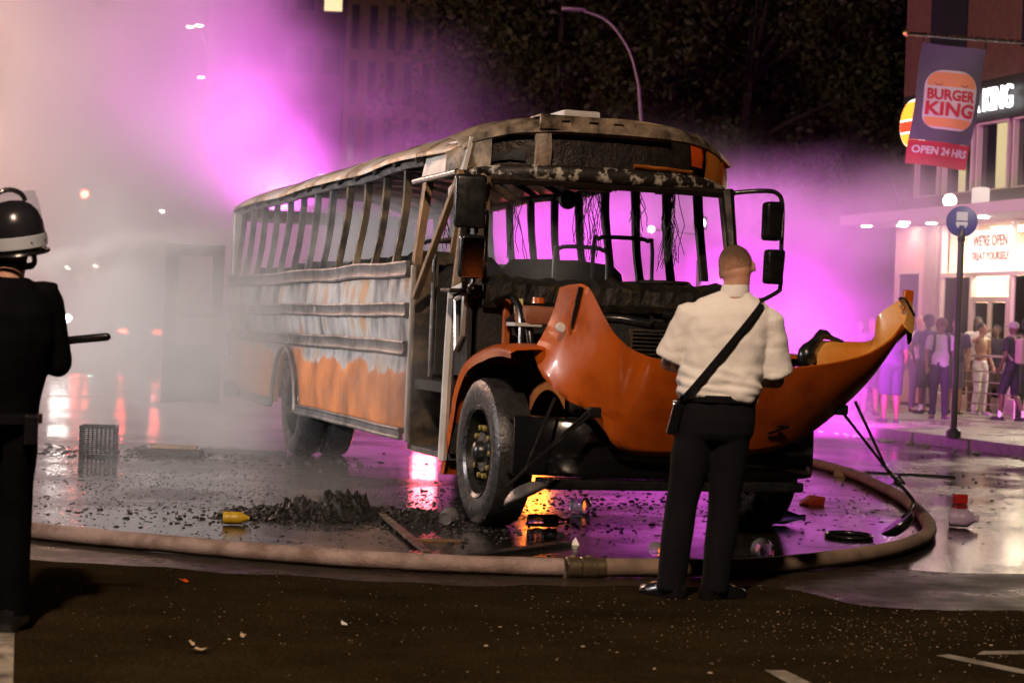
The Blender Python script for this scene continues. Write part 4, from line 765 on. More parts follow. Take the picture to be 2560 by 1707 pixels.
p5, J5, k5 = human('onlooker in grey T-shirt and dark trousers wearing backpack straps', (7.43, 33.11, Z), R(175), 1.70, 'brown', (.34, .32, .36), (.02, .02, .03), False, hairk='afro', hair='brown', shoes=(.05, .05, .06), group=G)
human('onlooker in dark shirt half hidden behind the bus stop pole', (8.31, 35.81, Z), R(160), 1.78, 'tan', (.05, .04, .09), (.10, .08, .10), True, hair='brown', group=G)
human('long-haired onlooker in white top standing taller behind the bus stop pole', (9.0, 37.0, Z), R(185), 1.84, 'brown', (.70, .64, .60), (.2, .12, .09), True, hairk='long', sleeve='none', group=G)
human('shirtless onlooker in white trousers raising an arm', (8.80, 35.87, Z), R(215), 1.72, 'tan', (.5, .5, .5), (.66, .62, .56), False, hairk='short', pose=dict(up_r, **{}), top=False, shoes=(.5, .5, .5), group=G)
human('onlooker in dark top and shorts behind the shirtless one in white trousers', (9.39, 37.1, Z), R(150), 1.70, 'brown', (.05, .04, .06), (.10, .07, .06), True, group=G)
p10, J10, k10 = human('onlooker in pale cap, black jersey and shorts carrying a backpack', (8.76, 33.40, Z), R(40), 1.72, 'dark', (.012, .012, .018), (.012, .012, .018), True, hairk='cap', hair='grey', socks=(.7, .7, .7), pose=stride, group=G)
human('dark-clothed onlooker cut off by the right edge of the picture', (9.32, 34.6, Z), R(200), 1.78, 'dark', (.10, .03, .05), (.03, .03, .03), False, hairk='afro', group=G)
human('distant onlooker in pale shirt fading into the magenta smoke', (5.6, 35.4, Z), R(180), 1.75, 'tan', (.5, .45, .5), (.05, .05, .06), True, group=G)
human('distant onlooker in red shirt beside the pale-shirted one in the smoke', (6.6, 36.2, Z), R(200), 1.70, 'brown', (.35, .05, .06), (.05, .05, .06), True, pose=phone, group=G)
def backpack(loc, rz, col, label, y):
    o = empty('backpack', loc, rz, label, 'backpack')
    MB().box((0, y, 1.22), (.30, .16, .44)).noise(.015, 6).build('pack', cloth(col), o, True, .05)
    for sx in (-1, 1): MB().tube(cr([(sx*.10, y+.08, 1.40), (sx*.11, y+.12, 1.475), (sx*.12, y+.22, 1.47), (sx*.12, y+.29, 1.38), (sx*.13, y+.26, 1.22), (sx*.14, y+.10, 1.05)], 4), .018, 6, flat=1.5).build('strap', cloth(col), o, True)
backpack((7.43, 33.11, Z-.03), R(175), (.02, .02, .025), 'dark backpack worn by the onlooker in grey T-shirt', -.20)
backpack((8.76, 33.40, Z), R(40), (.30, .24, .20), 'tan backpack on the black jersey of the onlooker in pale cap', -.20)
# ---------------------------------------------------------------- litter and wreckage
m_clear = pmat('clear_plastic', (.85, .85, .87), .08, 0, trans=.85, ior=1.25); m_redp = pmat('red_plastic', (.45, .02, .02), .4); m_wood = pmat('wet_timber', (.24, .12, .05), .5, 0, (.10, .06, .03), 8, .3, 30, stretch=(1, 6, 1))
m_lid = pmat('bottle_yellow', (.55, .36, .02), .4); m_gb = pmat('green_plastic', (.12, .28, .22), .15, 0, trans=.6, ior=1.3); m_lav = pmat('lavender_plastic', (.55, .42, .60), .3, 0, trans=.3, ior=1.3); m_paper = pmat('paper_scrap', (.55, .42, .28), .8, 0, (.35, .25, .15), 20)
m_char2 = pmat('wet_char', (.004, .004, .004), .45, 0, (.012, .011, .010), 12, .9, 60, .15)
def cup(loc, label, r=.055, h=.12, tilt=90, rz=0.0, mat=None, lid=True):
    o = MB().lathe([(r*.72, 0), (r*.75, .002), (r, h), (r*1.06, h), (r*1.06, h+.006), (r*.96, h+.004), (r*.70, .008), (0, .008)], (0, 0, 0), 'Z', 18).build('plastic_cup', mat or m_clear, None, True)
    if lid: MB().lathe([(r*1.08, h-.004), (r*1.08, h+.01), (r*.9, h+.018), (r*.6, h+.035), (0, h+.04)], (0, 0, 0), 'Z', 18).build('lid', mat or m_clear, o, True)
    o.location = loc; o.rotation_euler = (R(tilt), 0, rz); return tag(o, label, 'cup', 'crushed clear cups on the wet road')
def bottle(loc, label, r, L, rz, mat, capmat, kind='bottle', grp=None):
    o = MB().lathe([(0, 0), (r*.9, 0), (r, .01), (r, L*.25), (r*.94, L*.3), (r, L*.35), (r, L*.62), (r*.5, L*.82), (r*.36, L*.88), (r*.36, L*.93)], (0, 0, r+.005), 'X', 16).build('plastic_bottle', mat, None, True)
    MB().lathe([(r*.42, L*.93), (r*.42, L), (0, L)], (0, 0, r+.005), 'X', 12).build('bottle_cap', capmat, o, True)
    o.location = loc; o.rotation_euler = (0, 0, rz); return tag(o, label, 'bottle', grp)
cup((-.42, 13.24, .06), 'crushed clear cup lying left of the near front wheel', .062, .09, 80, R(160)); cup((.51, 14.75, .06), 'clear cup lying on the magenta reflection under the front bumper', .062, .12, 90, R(60))
cup((.94, 11.99, .05), 'small clear cup at the left heel of the man in white shirt', .045, .07, 85, R(5)); cup((1.66, 12.05, .055), 'clear cup with its round base towards us, right of the man in white shirt', .07, .12, -90, R(8), lid=False)
bottle((-1.90, 12.87, .004), 'yellow bottle with dark cap lying on the wet road before the charred heap', .042, .19, R(8), m_lid, m_blk)
bottle((.16, 13.47, .004), 'clear drink bottle with red label lying on the orange reflection', .045, .30, R(10), m_clear, m_redp); MB().lathe([(.0462, .12), (.0462, .21)], (0, 0, .05), 'X', 16).build('bottle_label', m_redp, bpy.data.objects['plastic_bottle.001'], True)
bottle((1.86, 14.35, .004), 'greenish bottle lying under the far front wheel', .055, .40, R(6), m_gb, m_lav); bottle((3.42, 14.72, .004), 'lavender bottle lying on the bright wet road at right', .07, .22, R(-20), m_lav, m_lav)
o = MB().box((0, 0, .045), (.11, .09, .085)).build('red_carton', m_redp, None, False, .008); o.location = (4.02, 16.92, .004); o.rotation_euler = (0, 0, .2); tag(o, 'small bright red carton on the wet road right of the mirror arm', 'carton')
o = MB().prism([(-.11, 0, 0), (.10, .02, 0), (.11, .0, .07), (-.02, 0, .085), (-.09, .01, .03)], (0, .08, 0)).build('red_fragment', pmat('dull_red_plastic', (.22, .02, .01), .45), None, False, .006); o.location = (2.60, 16.2, .004); tag(o, 'dark red broken lens fragment beside the hose near the far wheel', 'fragment')
o = MB().lathe([(.19+.016*math.cos(a), .016+.016*math.sin(a)) for a in [6.283*i/8 for i in range(9)]], (0, 0, 0), 'Z', 32).build('rubber_ring', m_black, None, True); o.location = (2.45, 13.6, .004); o.scale = (.85, 1, 1); tag(o, 'black rubber ring lying on the wet road inside the hose bend', 'ring')
# lattice crate
cr8 = empty('milk_crate', (-4.0, 18.69, .004), R(6), 'black plastic lattice crate on the wet road at left', 'crate')
for f, (ox, oy, w_, rz_) in enumerate(((0, -.16, .33, 0), (0, .16, .33, 0), (-.165, 0, .32, 1), (.165, 0, .32, 1))):
    mb = MB(); n = 8
    for i in range(n+1):
        x = -w_/2+w_*i/n; mb.box((x, 0, .15), (.011, .012, .28))
    for i in range(8): mb.box((0, 0, .02+.27*i/7), (w_, .011, .011))
    mb.box((0, 0, .29), (w_+.01, .02, .022)).box((0, 0, .012), (w_+.01, .018, .02))
    o = mb.build('crate_side', m_black, cr8); o.location = (ox, oy, 0); o.rotation_euler = (0, 0, rz_*math.pi/2)
MB().box((0, 0, .012), (.32, .31, .012)).build('crate_base', m_black, cr8)
# planks
def plank(loc, L, w_, h_, rz, label, mat=m_wood, rx=0, cat='plank', grp='planks lying on the road', rot=0):
    o = MB().box((0, 0, h_/2), (L, w_, h_)).noise(.006, 7).build('plank' if cat == 'plank' else cat.replace(' ', '_'), mat, None, False, .004); o.location = loc; o.rotation_euler = (rx, rot, rz); return tag(o, label, cat, grp)
plank((-3.36, 19.25, .07), .46, .10, .03, R(4), 'orange timber plank topmost on the burnt pallet pile at left'); plank((-3.38, 19.2, .004), .62, .22, .06, R(-3), 'charred flat board beneath the orange plank at left', m_char2); plank((-2.75, 19.9, .004), .9, .10, .035, R(2), 'thin blackened board left of the rear wheel', m_char2)
plank((-.46, 12.32, .004), .36, .05, .02, R(3), 'short brown plank on the wet road right of the sloping metal strip'); plank((3.55, 19.75, .004), .34, .10, .06, R(-8), 'brown timber block lying behind the hose at right'); plank((4.3, 20.4, .004), .95, .04, .025, R(-10), 'long thin dark stick on the bright wet road at right', m_char2)
o = plank((-.68, 12.58, .03), 2.34, .055, .02, R(-79), 'long dark metal strip sloping across the wet road left of the front wheel', m_charl, cat='metal strip', grp=None)
o = plank((.10, 12.0, .004), 1.15, .10, .02, R(58), 'charred flat strip pointing from the hose to the bumper', m_char2, cat='charred strip', grp=None); plank((-.05, 11.50, .004), .62, .05, .02, R(4), 'thin dark batten lying just behind the hose', m_wood)
o = MB().prism([(-.03, 0, 0), (.03, 0, 0), (.005, .02, .05)], (0, .01, 0)).build('shard', m_white); o.location = (.46, 12.45, .004); tag(o, 'small pale upright triangular shard at the end of the charred strip', 'shard')
o = MB().prism([(-.07, 0, 0), (.06, 0, 0), (-.01, .02, .10)], (0, .02, 0)).build('shard', m_black); o.location = (3.95, 19.2, .004); tag(o, 'small black upright triangular shard on the bright wet road at right', 'shard')
# papers in the foreground
def scrap(loc, s, label, mat=m_paper, rz=0.0):
    mb = MB(); n = 9; pts = [V(s*math.cos(6.283*i/n)*random.uniform(.5, 1.1), s*.55*math.sin(6.283*i/n)*random.uniform(.5, 1.1), random.uniform(.006, .03)) for i in range(n)]
    mb.add(pts+[V(0, 0, .02)], [(i, (i+1) % n, n) for i in range(n)]); o = mb.build('paper_scrap', mat); o.location = loc; o.rotation_euler = (0, 0, rz); return tag(o, label, 'paper', 'paper scraps on the near road')
scrap((-1.24, 7.9, .0), .06, 'largest crumpled tan paper scrap on the near road at left'); scrap((-1.30, 8.05, 0), .02, 'tiny tan scrap just behind the largest tan paper scrap'); scrap((-.72, 8.75, 0), .022, 'small white paper scrap on the near road below the metal strip', m_white); scrap((-1.67, 9.98, 0), .03, 'small orange paper scrap on the near road just before the hose at left', m_lamp); scrap((-1.12, 8.3, 0), .025, 'small tan paper scrap beyond the largest tan one', rz=1)
# charred heap by the front wheel
rows = []
for i in range(161):
    t = i/160; x = -2.05+1.75*t; env = math.sin(math.pi*min(1, t*1.02))**.6; h_ = .12*env*(.6+.9*abs(mnoise.noise(V(x*2.2, 0, 3))))*(1.3 if .25 < t < .6 else .75); r = []
    for j in range(37):
        q = j/36; y = 13.55+.35*t+(q-.5)*.85*(.5+.5*env); r.append(V(x, y, max(.0, h_*math.sin(math.pi*q)*(1+.5*mnoise.noise(V(x*9, y*9, 1))+.7*mnoise.noise(V(x*26, y*26, 4)))+.01)))
    rows.append(r)
hpz = MB().shell(rows, (0, 0, -.012)).noise(.02, 28); hpz.v = [(a, b, max(.002, c)) for a, b, c in hpz.v]; o = hpz.build('charred_debris_heap', m_char2); tag(o, 'low black heap of charred debris on the road left of the near front wheel', 'debris')
# scattered char fragments, uncountable
rnd = random.Random(11); mb = MB()
def frag(x, y, s):
    a = rnd.uniform(0, 6.28); n = rnd.choice((4, 5, 5, 6)); el = rnd.uniform(.35, 1); h_ = s*rnd.uniform(.12, .5); pt = []
    for i in range(n):
        b = 6.283*i/n; r = s*rnd.uniform(.6, 1.2); u_, v_ = r*math.cos(b), r*el*math.sin(b); pt.append((x+u_*math.cos(a)-v_*math.sin(a), y+u_*math.sin(a)+v_*math.cos(a)))
    mb.add([V(p[0], p[1], .004) for p in pt]+[V(x+(p[0]-x)*.7, y+(p[1]-y)*.7, .004+h_*rnd.uniform(.6, 1.1)) for p in pt], [tuple(range(n, 2*n))]+[(i, (i+1) % n, n+(i+1) % n, n+i) for i in range(n)])
def scatter(n, cx, cy, sx, sy, s0, s1):
    for _ in range(n): frag(rnd.gauss(cx, sx), rnd.gauss(cy, sy), rnd.uniform(s0, s1)**1)
scatter(2600, -1.5, 14.6, 1.5, 1.2, .003, .014); scatter(350, -1.4, 13.4, .9, .4, .005, .03); scatter(1300, -3.2, 16.5, 1.5, 1.6, .004, .017); scatter(420, -3.6, 19.2, 1.0, .5, .01, .05); scatter(900, .6, 15.2, 1.2, 1.0, .006, .028); scatter(260, 2.7, 16.5, .8, 1.2, .005, .02); scatter(220, 5.0, 19.5, 1.2, 2.0, .008, .03); scatter(350, -1.2, 12.0, 1.2, .6, .003, .014); scatter(300, -.6, 13.2, .6, .5, .004, .03)
mb.f = [f for f in mb.f]; o = mb.build('char_fragments', m_char2); tag(o, 'scattered black char fragments over the wet road', 'debris', kind='stuff')
mb = MB(); scatter(500, -.2, 9.0, 1.8, .9, .0015, .005); scatter(900, 2.0, 9.2, .9, .7, .0015, .006); scatter(25, 1.2, 8.8, 1.4, .7, .006, .014)
o = mb.build('pale_grit', m_paper); tag(o, 'pale grit scattered on the near road', 'grit', kind='stuff')
mb = MB()
for i in range(60):
    p = bw(8.45+rnd.uniform(-.15, .1), rnd.uniform(6, 16)); s_ = rnd.uniform(.02, .05); k0 = len(mb.v); mb.ell((p.x, p.y, s_*.5), (s_, s_*.8, s_*.55), 6, 4)
mb.noise(.02, 11); mb.v = [(a, b, max(.006, c)) for a, b, c in mb.v]; o = mb.build('gutter_litter', pmat('grey_litter', (.25, .24, .24), .5, 0, (.5, .48, .46), 9)); tag(o, 'mixed grey litter lying along the gutter', 'litter', kind='stuff')
# ---------------------------------------------------------------- the lit shop on the right
sh = empty('shop_building', (9.41, 37.18, 0), TH, 'lit fast-food shop on the right corner with glass front and canopy', 'building')
m_brick = pmat('dark_brick', (.085, .032, .020), .8, 0, (.05, .022, .016), 7, .3, 40); m_dark = pmat('dark_fascia', (.012, .011, .012), .5); m_frame = pmat('shop_frame', (.62, .52, .46), .4, .2); m_pil = pmat('pilaster_stone', (.55, .34, .30), .6, 0, (.62, .40, .34), 5)
m_glass = bpy.data.materials.new('shop_glass'); m_glass.use_nodes = True; t_ = m_glass.node_tree; t_.nodes.remove(t_.nodes['Principled BSDF'])
_a = t_.nodes.new('ShaderNodeBsdfTransparent'); _b = t_.nodes.new('ShaderNodeBsdfGlossy'); _b.inputs['Roughness'].default_value = .03; _f = t_.nodes.new('ShaderNodeFresnel'); _f.inputs[0].default_value = 1.35; _m = t_.nodes.new('ShaderNodeMixShader')
t_.links.new(_f.outputs[0], _m.inputs[0]); t_.links.new(_a.outputs[0], _m.inputs[1]); t_.links.new(_b.outputs[0], _m.inputs[2]); t_.links.new(_m.outputs[0], t_.nodes['Material Output'].inputs[0])
m_dglass = pmat('dark_glass', (.02, .02, .025), .1, 0, None, 5, .02, 9)
m_wallin = pmat('shop_wall', (.75, .60, .42), .7, 0, (.70, .52, .36), 2); m_redwall = pmat('shop_red', (.55, .14, .09), .6); m_floorin = pmat('shop_floor', (.40, .33, .26), .3)
MB().box((.25, -1.2, 9.35), (.5, 10.3, 5.3)).build('upper_wall', m_brick, sh); MB().box((.22, -1.2, 6.3), (.44, 10.3, .8)).build('sign_band', m_dark, sh); MB().box((3.6, 3.8, 5), (6.7, .3, 10)).build('end_wall', m_brick, sh); MB().box((.24, -1.2, 4.33), (.46, 10.3, .35)).build('spandrel', m_dark, sh)
# second-floor windows
for y0, y1 in ((-4.4, -3.1), (-2.9, -1.6), (-1.4, -.1), (.1, 1.2), (1.4, 2.5), (2.7, 3.6)):
    f = MB().box((.2, y0, 5.2), (.12, .05, 1.42)).box((.2, y1, 5.2), (.12, .05, 1.42)).box((.2, (y0+y1)/2, 5.88), (.12, y1-y0, .05)).box((.2, (y0+y1)/2, 4.53), (.12, y1-y0, .05)).build('window', m_frame, sh)
    MB().box((.26, (y0+y1)/2, 5.2), (.02, y1-y0-.06, 1.32)).build('pane', m_dglass, f)
m_blind = emat('lit_blind', (1.0, .78, .42), .75)
for y0, y1 in ((.2, .62), (1.75, 2.0), (-1.1, -.75)): MB().box((.235, (y0+y1)/2, 5.2), (.015, y1-y0, 1.28)).build('lit_blind', m_blind, sh)
for i in range(2):
    yy = 2.2-3.4*i; P = [V(-.03, yy-.75+1.5*j/12, 9.0+.45*math.sin(math.pi*j/12)) for j in range(13)]; MB().tube(P, .12, 6).build('window_arch', m_brick, sh, True); MB().box((.0, yy, 8.1), (.06, 1.4, 1.8)).build('window', m_dglass, sh)
# canopy with downlights
MB().box((-.55, -.9, 4.02), (1.1, 10.9, .22)).build('canopy', pmat('canopy_white', (.55, .50, .50), .5), sh, False, .02)
m_down = emat('downlight', (1.0, .86, .66), 130)
for i, (x, y) in enumerate(((-.75, 4.0), (-.35, 3.2), (-.8, 2.3), (-.35, 2.0), (-.7, .6), (-.7, -.5), (-.5, -1.9))): MB().lathe([(0, -.012), (.10, -.012), (.10, .01)], (x, y, 3.90), 'Z', 14).build('downlight', m_down, sh)
MB().ell((-.4, 1.25, 4.32), (.14, .14, .14)).build('globe_lamp', emat('globe_lamp', (1, .85, .75), 9), sh, True); MB().box((-.35, .2, 4.35), (.25, .3, .35)).build('wall_lantern', emat('lantern', (1, .8, .7), 1.2), sh, False, .05)
# pilaster with poster, stone strip
MB().box((.15, 3.35, 2.05), (.4, 1.25, 3.7)).build('pilaster', m_pil, sh, False, .02); MB().box((-.07, 3.27, 1.9), (.03, .80, 2.0)).build('poster_panel', pmat('poster_board', (.05, .03, .06), .5), sh)
for a, b, c, d in ((3.27, 2.93, .92, .06), ): MB().box((-.075, a, b), (.05, c, d)).build('poster_frame', m_frame, sh)
for y in (2.84, 3.70): MB().box((-.075, y, 1.93), (.05, .05, 2.05)).build('poster_frame', m_frame, sh)
MB().box((.12, 2.45, 2.05), (.4, .5, 3.7)).build('pilaster', pmat('grey_stone', (.30, .24, .22), .6, 0, (.40, .32, .28), 6), sh, False, .02)
# shop front frame, panes, door, interior
for y in (2.15, 1.0, -.42, -1.7, -3.4, -5.2): MB().box((.05, y, 2.05), (.12, .07, 3.7)).build('mullion', m_frame, sh)
MB().box((.052, -1.55, 2.86), (.12, 7.4, .08)).build('transom', m_frame, sh); MB().box((.05, -1.55, .30), (.14, 7.4, .28)).build('kick_plate', m_frame, sh)
for y0, y1 in ((2.11, 1.04), (-.46, -1.66), (-1.74, -3.36), (-3.44, -5.16)): MB().box((.05, (y0+y1)/2, 1.63), (.012, y0-y1, 2.36)).build('pane', m_glass, sh)
dr = MB().box((.03, .92, 1.25), (.08, .09, 2.2)).box((.03, .30, 1.25), (.08, .09, 2.2)).box((.03, -.33, 1.25), (.08, .09, 2.2)).box((.03, .3, 2.36), (.08, 1.3, .10)).box((.03, .3, .30), (.08, 1.3, .22)).build('door', m_frame, sh)
MB().box((.03, .61, 1.35), (.01, .54, 1.9)).box((.03, -.02, 1.35), (.01, .55, 1.9)).build('pane', m_glass, dr); MB().tube([(-.03, .40, 1.0), (-.03, .40, 1.5)], .015, 6).build('door_handle', m_chrome, dr)
MB().box((3.8, -1.6, .1), (7.3, 7.6, .1)).build('shop_floor', m_floorin, sh); MB().box((7.4, -1.6, 2.0), (.1, 7.6, 3.8)).build('back_wall', m_wallin, sh); MB().box((3.8, 2.2, 2.0), (7.2, .06, 3.8)).build('party_wall', m_wallin, sh); MB().box((3.8, -1.6, 3.9), (7.3, 7.6, .06)).build('ceiling', m_wallin, sh)
m_ceil = emat('ceiling_panel', (1.0, .82, .58), 90)
for x in (1.2, 3.2, 5.4):
    for y in (1.2, -.8, -2.8): MB().box((x, y, 3.84), (.6, 1.1, .03)).build('ceiling_panel', m_ceil, sh)
MB().box((5.2, -1.2, .65), (.7, 4.6, 1.1)).build('counter', m_redwall, sh, False, .03)
for y in (.9, -.5, -1.9): MB().box((6.6, y, 2.75), (.06, 1.15, .7)).build('menu_board', emat('menu_board', (1.0, .55, .30), 2.2), sh)
MB().box((1.6, 1.5, 1.6), (.04, .8, 2.4)).build('red_screen', m_redwall, sh); MB().box((.9, .55, 2.65), (.5, .4, .3)).build('drink_display', emat('display', (1, .85, .6), 1.5), sh)
tx = Matrix.Rotation(R(90), 4, 'X'); FM = Matrix(((0, 0, -1, 0), (-1, 0, 0, 0), (0, 1, 0, 0), (0, 0, 0, 1)))       # text x -> -y, text y -> z, faces -x
m_letter = emat('sign_letter', (1, 1, 1), 3.0)
sg = text_mesh('BURGER KING', .60, m_letter, None, FM, .03, .0, 'sign_lettering'); bb = [v.co.y for v in sg.data.vertices]; zz = [v.co.z for v in sg.data.vertices]; kx = 2.75/(max(bb)-min(bb)); kz = .46/(max(zz)-min(zz))
for v in sg.data.vertices: v.co = V(v.co.x-.12, v.co.y*kx+.97, (v.co.z)*kz+6.25)
sg.parent = sh
lg = MB().lathe([(0, -.14), (.50, -.14), (.52, -.10), (.52, -.02)], (0, 0, 0), 'X', 32).build('round_sign', emat('round_sign_white', (1, .9, .75), 3), sh, True); lg.location = (.02, 3.36, 6.07); lg.scale = (1, 1, 1)
for nm, z0, z1, cc in (('bun_top', .10, .46, (1.0, .33, .03)), ('bun_band', -.16, .06, (.9, .05, .02)), ('bun_bottom', -.46, -.20, (1.0, .33, .03))):
    pl = [];
    for i in range(13): z = z0+(z1-z0)*i/12; pl.append(V(-.16, math.sqrt(max(0, .48**2-z*z))*.96, z))
    for i in range(13): z = z1-(z1-z0)*i/12; pl.append(V(-.16, -math.sqrt(max(0, .48**2-z*z))*.96, z))
    MB().prism(pl, (.015, 0, 0)).build(nm, emat(nm, cc, 2.4), lg)
pn = MB().box((-.02, .28, 3.31), (.03, 1.56, .82)).build('window_poster', emat('backlit_poster', (1, .93, .78), 2.2), sh)
m_rt = emat('poster_red', (.75, .10, .06), .9)
for tt, zz_, sz, hh_ in (("WE'RE OPEN", 3.50, .30, .24), ('TREAT YOURSELF', 3.20, .22, .20)):
    o = text_mesh(tt, sz, m_rt, pn, FM, .004, .004, 'poster_lettering'); b0 = [v.co.y for v in o.data.vertices]; kx = (1.22 if 'OPEN' in tt else 1.36)/(max(b0)-min(b0))
    for v in o.data.vertices: v.co = V(v.co.x-.045, v.co.y*kx+.28, v.co.z+zz_)
# steps / rails in front of the shop: crowd barriers
m_steel = pmat('galvanised', (.55, .50, .42), .35, .7)
def barrier(loc, rz, label):
    o = empty('crowd_barrier', loc, rz, label, 'barrier', 'steel crowd barriers before the shop'); 
    MB().tube(cr([(-1.1, 0, 0), (-1.1, 0, .95), (-1.04, 0, 1.08), (-.9, 0, 1.1), (.9, 0, 1.1), (1.04, 0, 1.08), (1.1, 0, .95), (1.1, 0, 0)], 3), .022, 8).build('barrier_frame', m_steel, o, True)
    for z in (.22, .42, .62, .82): MB().tube([(-1.1, 0, z), (1.1, 0, z)], .014, 6).build('barrier_bar', m_steel, o, True)
    for x in (-.8, .8): MB().box((x, 0, .02), (.06, .5, .03)).build('barrier_foot', m_steel, o)
for i, lb in enumerate(('steel crowd barrier behind the pale-capped onlooker, nearest the right edge', 'steel crowd barrier behind the shirtless onlooker', 'steel crowd barrier behind the onlookers nearest the dark poster')):
    p = V(9.41, 37.18, .15)+LAT*-1.15+REAR*(-1.4+2.35*i); barrier(p, TH+math.pi/2, lb)
# banner on its pole
bn = empty('banner_flag', (9.41, 37.18, 0), TH, 'grey and red restaurant banner hanging from a pole above the shop', 'banner')
def bmap(a, b, o=0.0):                                 # a 0..1 left to right, b 0..1 top to bottom
    v = 3.10-1.24*a+.26*b*(1-.1*a); z = 6.82-.05*a-2.18*b; y = -2.2+.07*math.sin(a*5+b*3)+.05*math.sin(b*7+1)-o; return V(-v, y, z)
m_bg = pmat('banner_grey', (.085, .080, .10), .85, 0, (.10, .095, .12), 4, .2, 60); m_br = pmat('banner_red', (.34, .028, .045), .85, 0, (.40, .035, .055), 4, .2, 60); m_bw = pmat('banner_white', (.55, .48, .48), .85); m_bo = pmat('banner_orange', (.62, .26, .11), .85); m_bt = pmat('banner_text', (.42, .03, .04), .85)
MB().shell([[bmap(i/30, .80*j/40) for j in range(41)] for i in range(31)], (0, .012, 0)).build('banner_field', m_bg, bn, True); MB().shell([[bmap(i/30, .802+.198*j/10) for j in range(11)] for i in range(31)], (0, .012, 0)).build('banner_foot', m_br, bn, True)
def bpoly(name, poly, mat, o): 
    pp = []
    for a, b in zip(poly, poly[1:]+poly[:1]):
        n = max(1, int(math.hypot(a[0]-b[0], a[1]-b[1])/.03)); pp += [(a[0]+(b[0]-a[0])*i/n, a[1]+(b[1]-a[1])*i/n) for i in range(n)]
    poly = pp
    cx = sum(p[0] for p in poly)/len(poly); cy_ = sum(p[1] for p in poly)/len(poly); rows = [[bmap(cx+(x-cx)*t_, cy_+(y-cy_)*t_, o) for t_ in (0.02, .17, .33, .5, .67, .83, 1.0)] for x, y in poly+[poly[0]]]
    return MB().grid(rows).build(name, mat, bn, True)
def rrect(x0, x1, y0, y1, rt, rb, n=6):
    P = []; ry = 1.24/2.34
    for cx, cy_, r, a0 in ((x1-rt, y0+rt*ry, rt, -90), (x1-rb, y1-rb*ry, rb, 0), (x0+rb, y1-rb*ry, rb, 90), (x0+rt, y0+rt*ry, rt, 180)):
        for i in range(n+1): a = R(a0+90*i/n); P.append((cx+r*math.cos(a), cy_+r*ry*math.sin(a)))
    return P
bpoly('logo_ground', rrect(.12, .92, .205, .70, .30, .22), m_bw, .012); bpoly('bun_top', rrect(.155, .885, .225, .345, .20, .02), m_bo, .022); bpoly('bun_bottom', rrect(.155, .885, .608, .682, .02, .11), m_bo, .022)
def btext(txt, x0, x1, y0, y1, mat, nm):
    o = text_mesh(txt, 1.0, mat, None, Matrix.Identity(4), 0.0, .035, nm); c = o.data.vertices; xs = [v.co.x for v in c]; ys = [v.co.y for v in c]
    for v in c: v.co = bmap(x0+(x1-x0)*(v.co.x-min(xs))/(max(xs)-min(xs)), y1-(y1-y0)*(v.co.y-min(ys))/(max(ys)-min(ys)), .034)
    o.parent = bn
btext('BURGER', .16, .88, .368, .462, m_bt, 'logo_lettering'); btext('KING', .15, .89, .475, .592, m_bt, 'logo_lettering'); btext('OPEN 24 HRS', .05, .95, .845, .91, m_bw, 'foot_lettering')
for cx in (.33, .70): MB().tube([bmap(cx+.05*math.cos(a), .318+.018*math.sin(a), .02) for a in [math.pi*i/8 for i in range(9)]], .007, 5).build('bun_mark', m_brick, bn)
MB().tube([(.1, -2.2, 7.0), (-3.42, -2.2, 6.93)], .035, 10).build('banner_pole', m_chrome, bn, True); MB().ell((-3.48, -2.2, 6.93), (.06, .06, .06)).build('pole_finial', pmat('gilt', (.6, .4, .12), .3, .8), bn, True)
for a in (0, 1): MB().tube([bmap(a, 0), V(bmap(a, 0).x, -2.2, 6.94)], .012, 6).build('banner_tie', m_black, bn)
# bus stop sign on its pole
bs = empty('bus_stop_sign', (6.12, 26.3, .14), R(-12), 'round purple-lit bus stop disc on a tall thin pole at the kerb', 'sign')
m_pole = pmat('painted_pole', (.05, .04, .06), .4, .3); m_disc = pmat('blue_disc', (.06, .05, .22), .5); m_disc2 = pmat('pale_pictogram', (.40, .38, .50), .5)
MB().tube([(0, 0, 0), (0, 0, 2.72)], .045, 12).build('pole', m_pole, bs, True); MB().lathe([(.0, 0), (.10, 0), (.10, .10), (.06, .13), (.045, .14)], (0, 0, 0), 'Z', 14).build('pole_base', m_pole, bs, True); MB().lathe([(.03, 0), (.055, .04), (.05, .14), (.03, .2)], (0, 0, 2.68), 'Z', 12).build('pole_collar', m_pole, bs, True)
MB().lathe([(0, -.022), (.20, -.022), (.212, -.015), (.212, .015), (.20, .022), (0, .022)], (0, 0, 2.98), 'Y', 32).build('sign_disc', m_disc, bs, True)
pc = MB().box((0, -.03, 3.05), (.15, .012, .12)).box((0, -.03, 2.95), (.16, .012, .05)).box((-.05, -.03, 2.91), (.03, .012, .03)).box((.05, -.03, 2.91), (.03, .012, .03)).build('bus_pictogram', m_disc2, bs, False, .004)
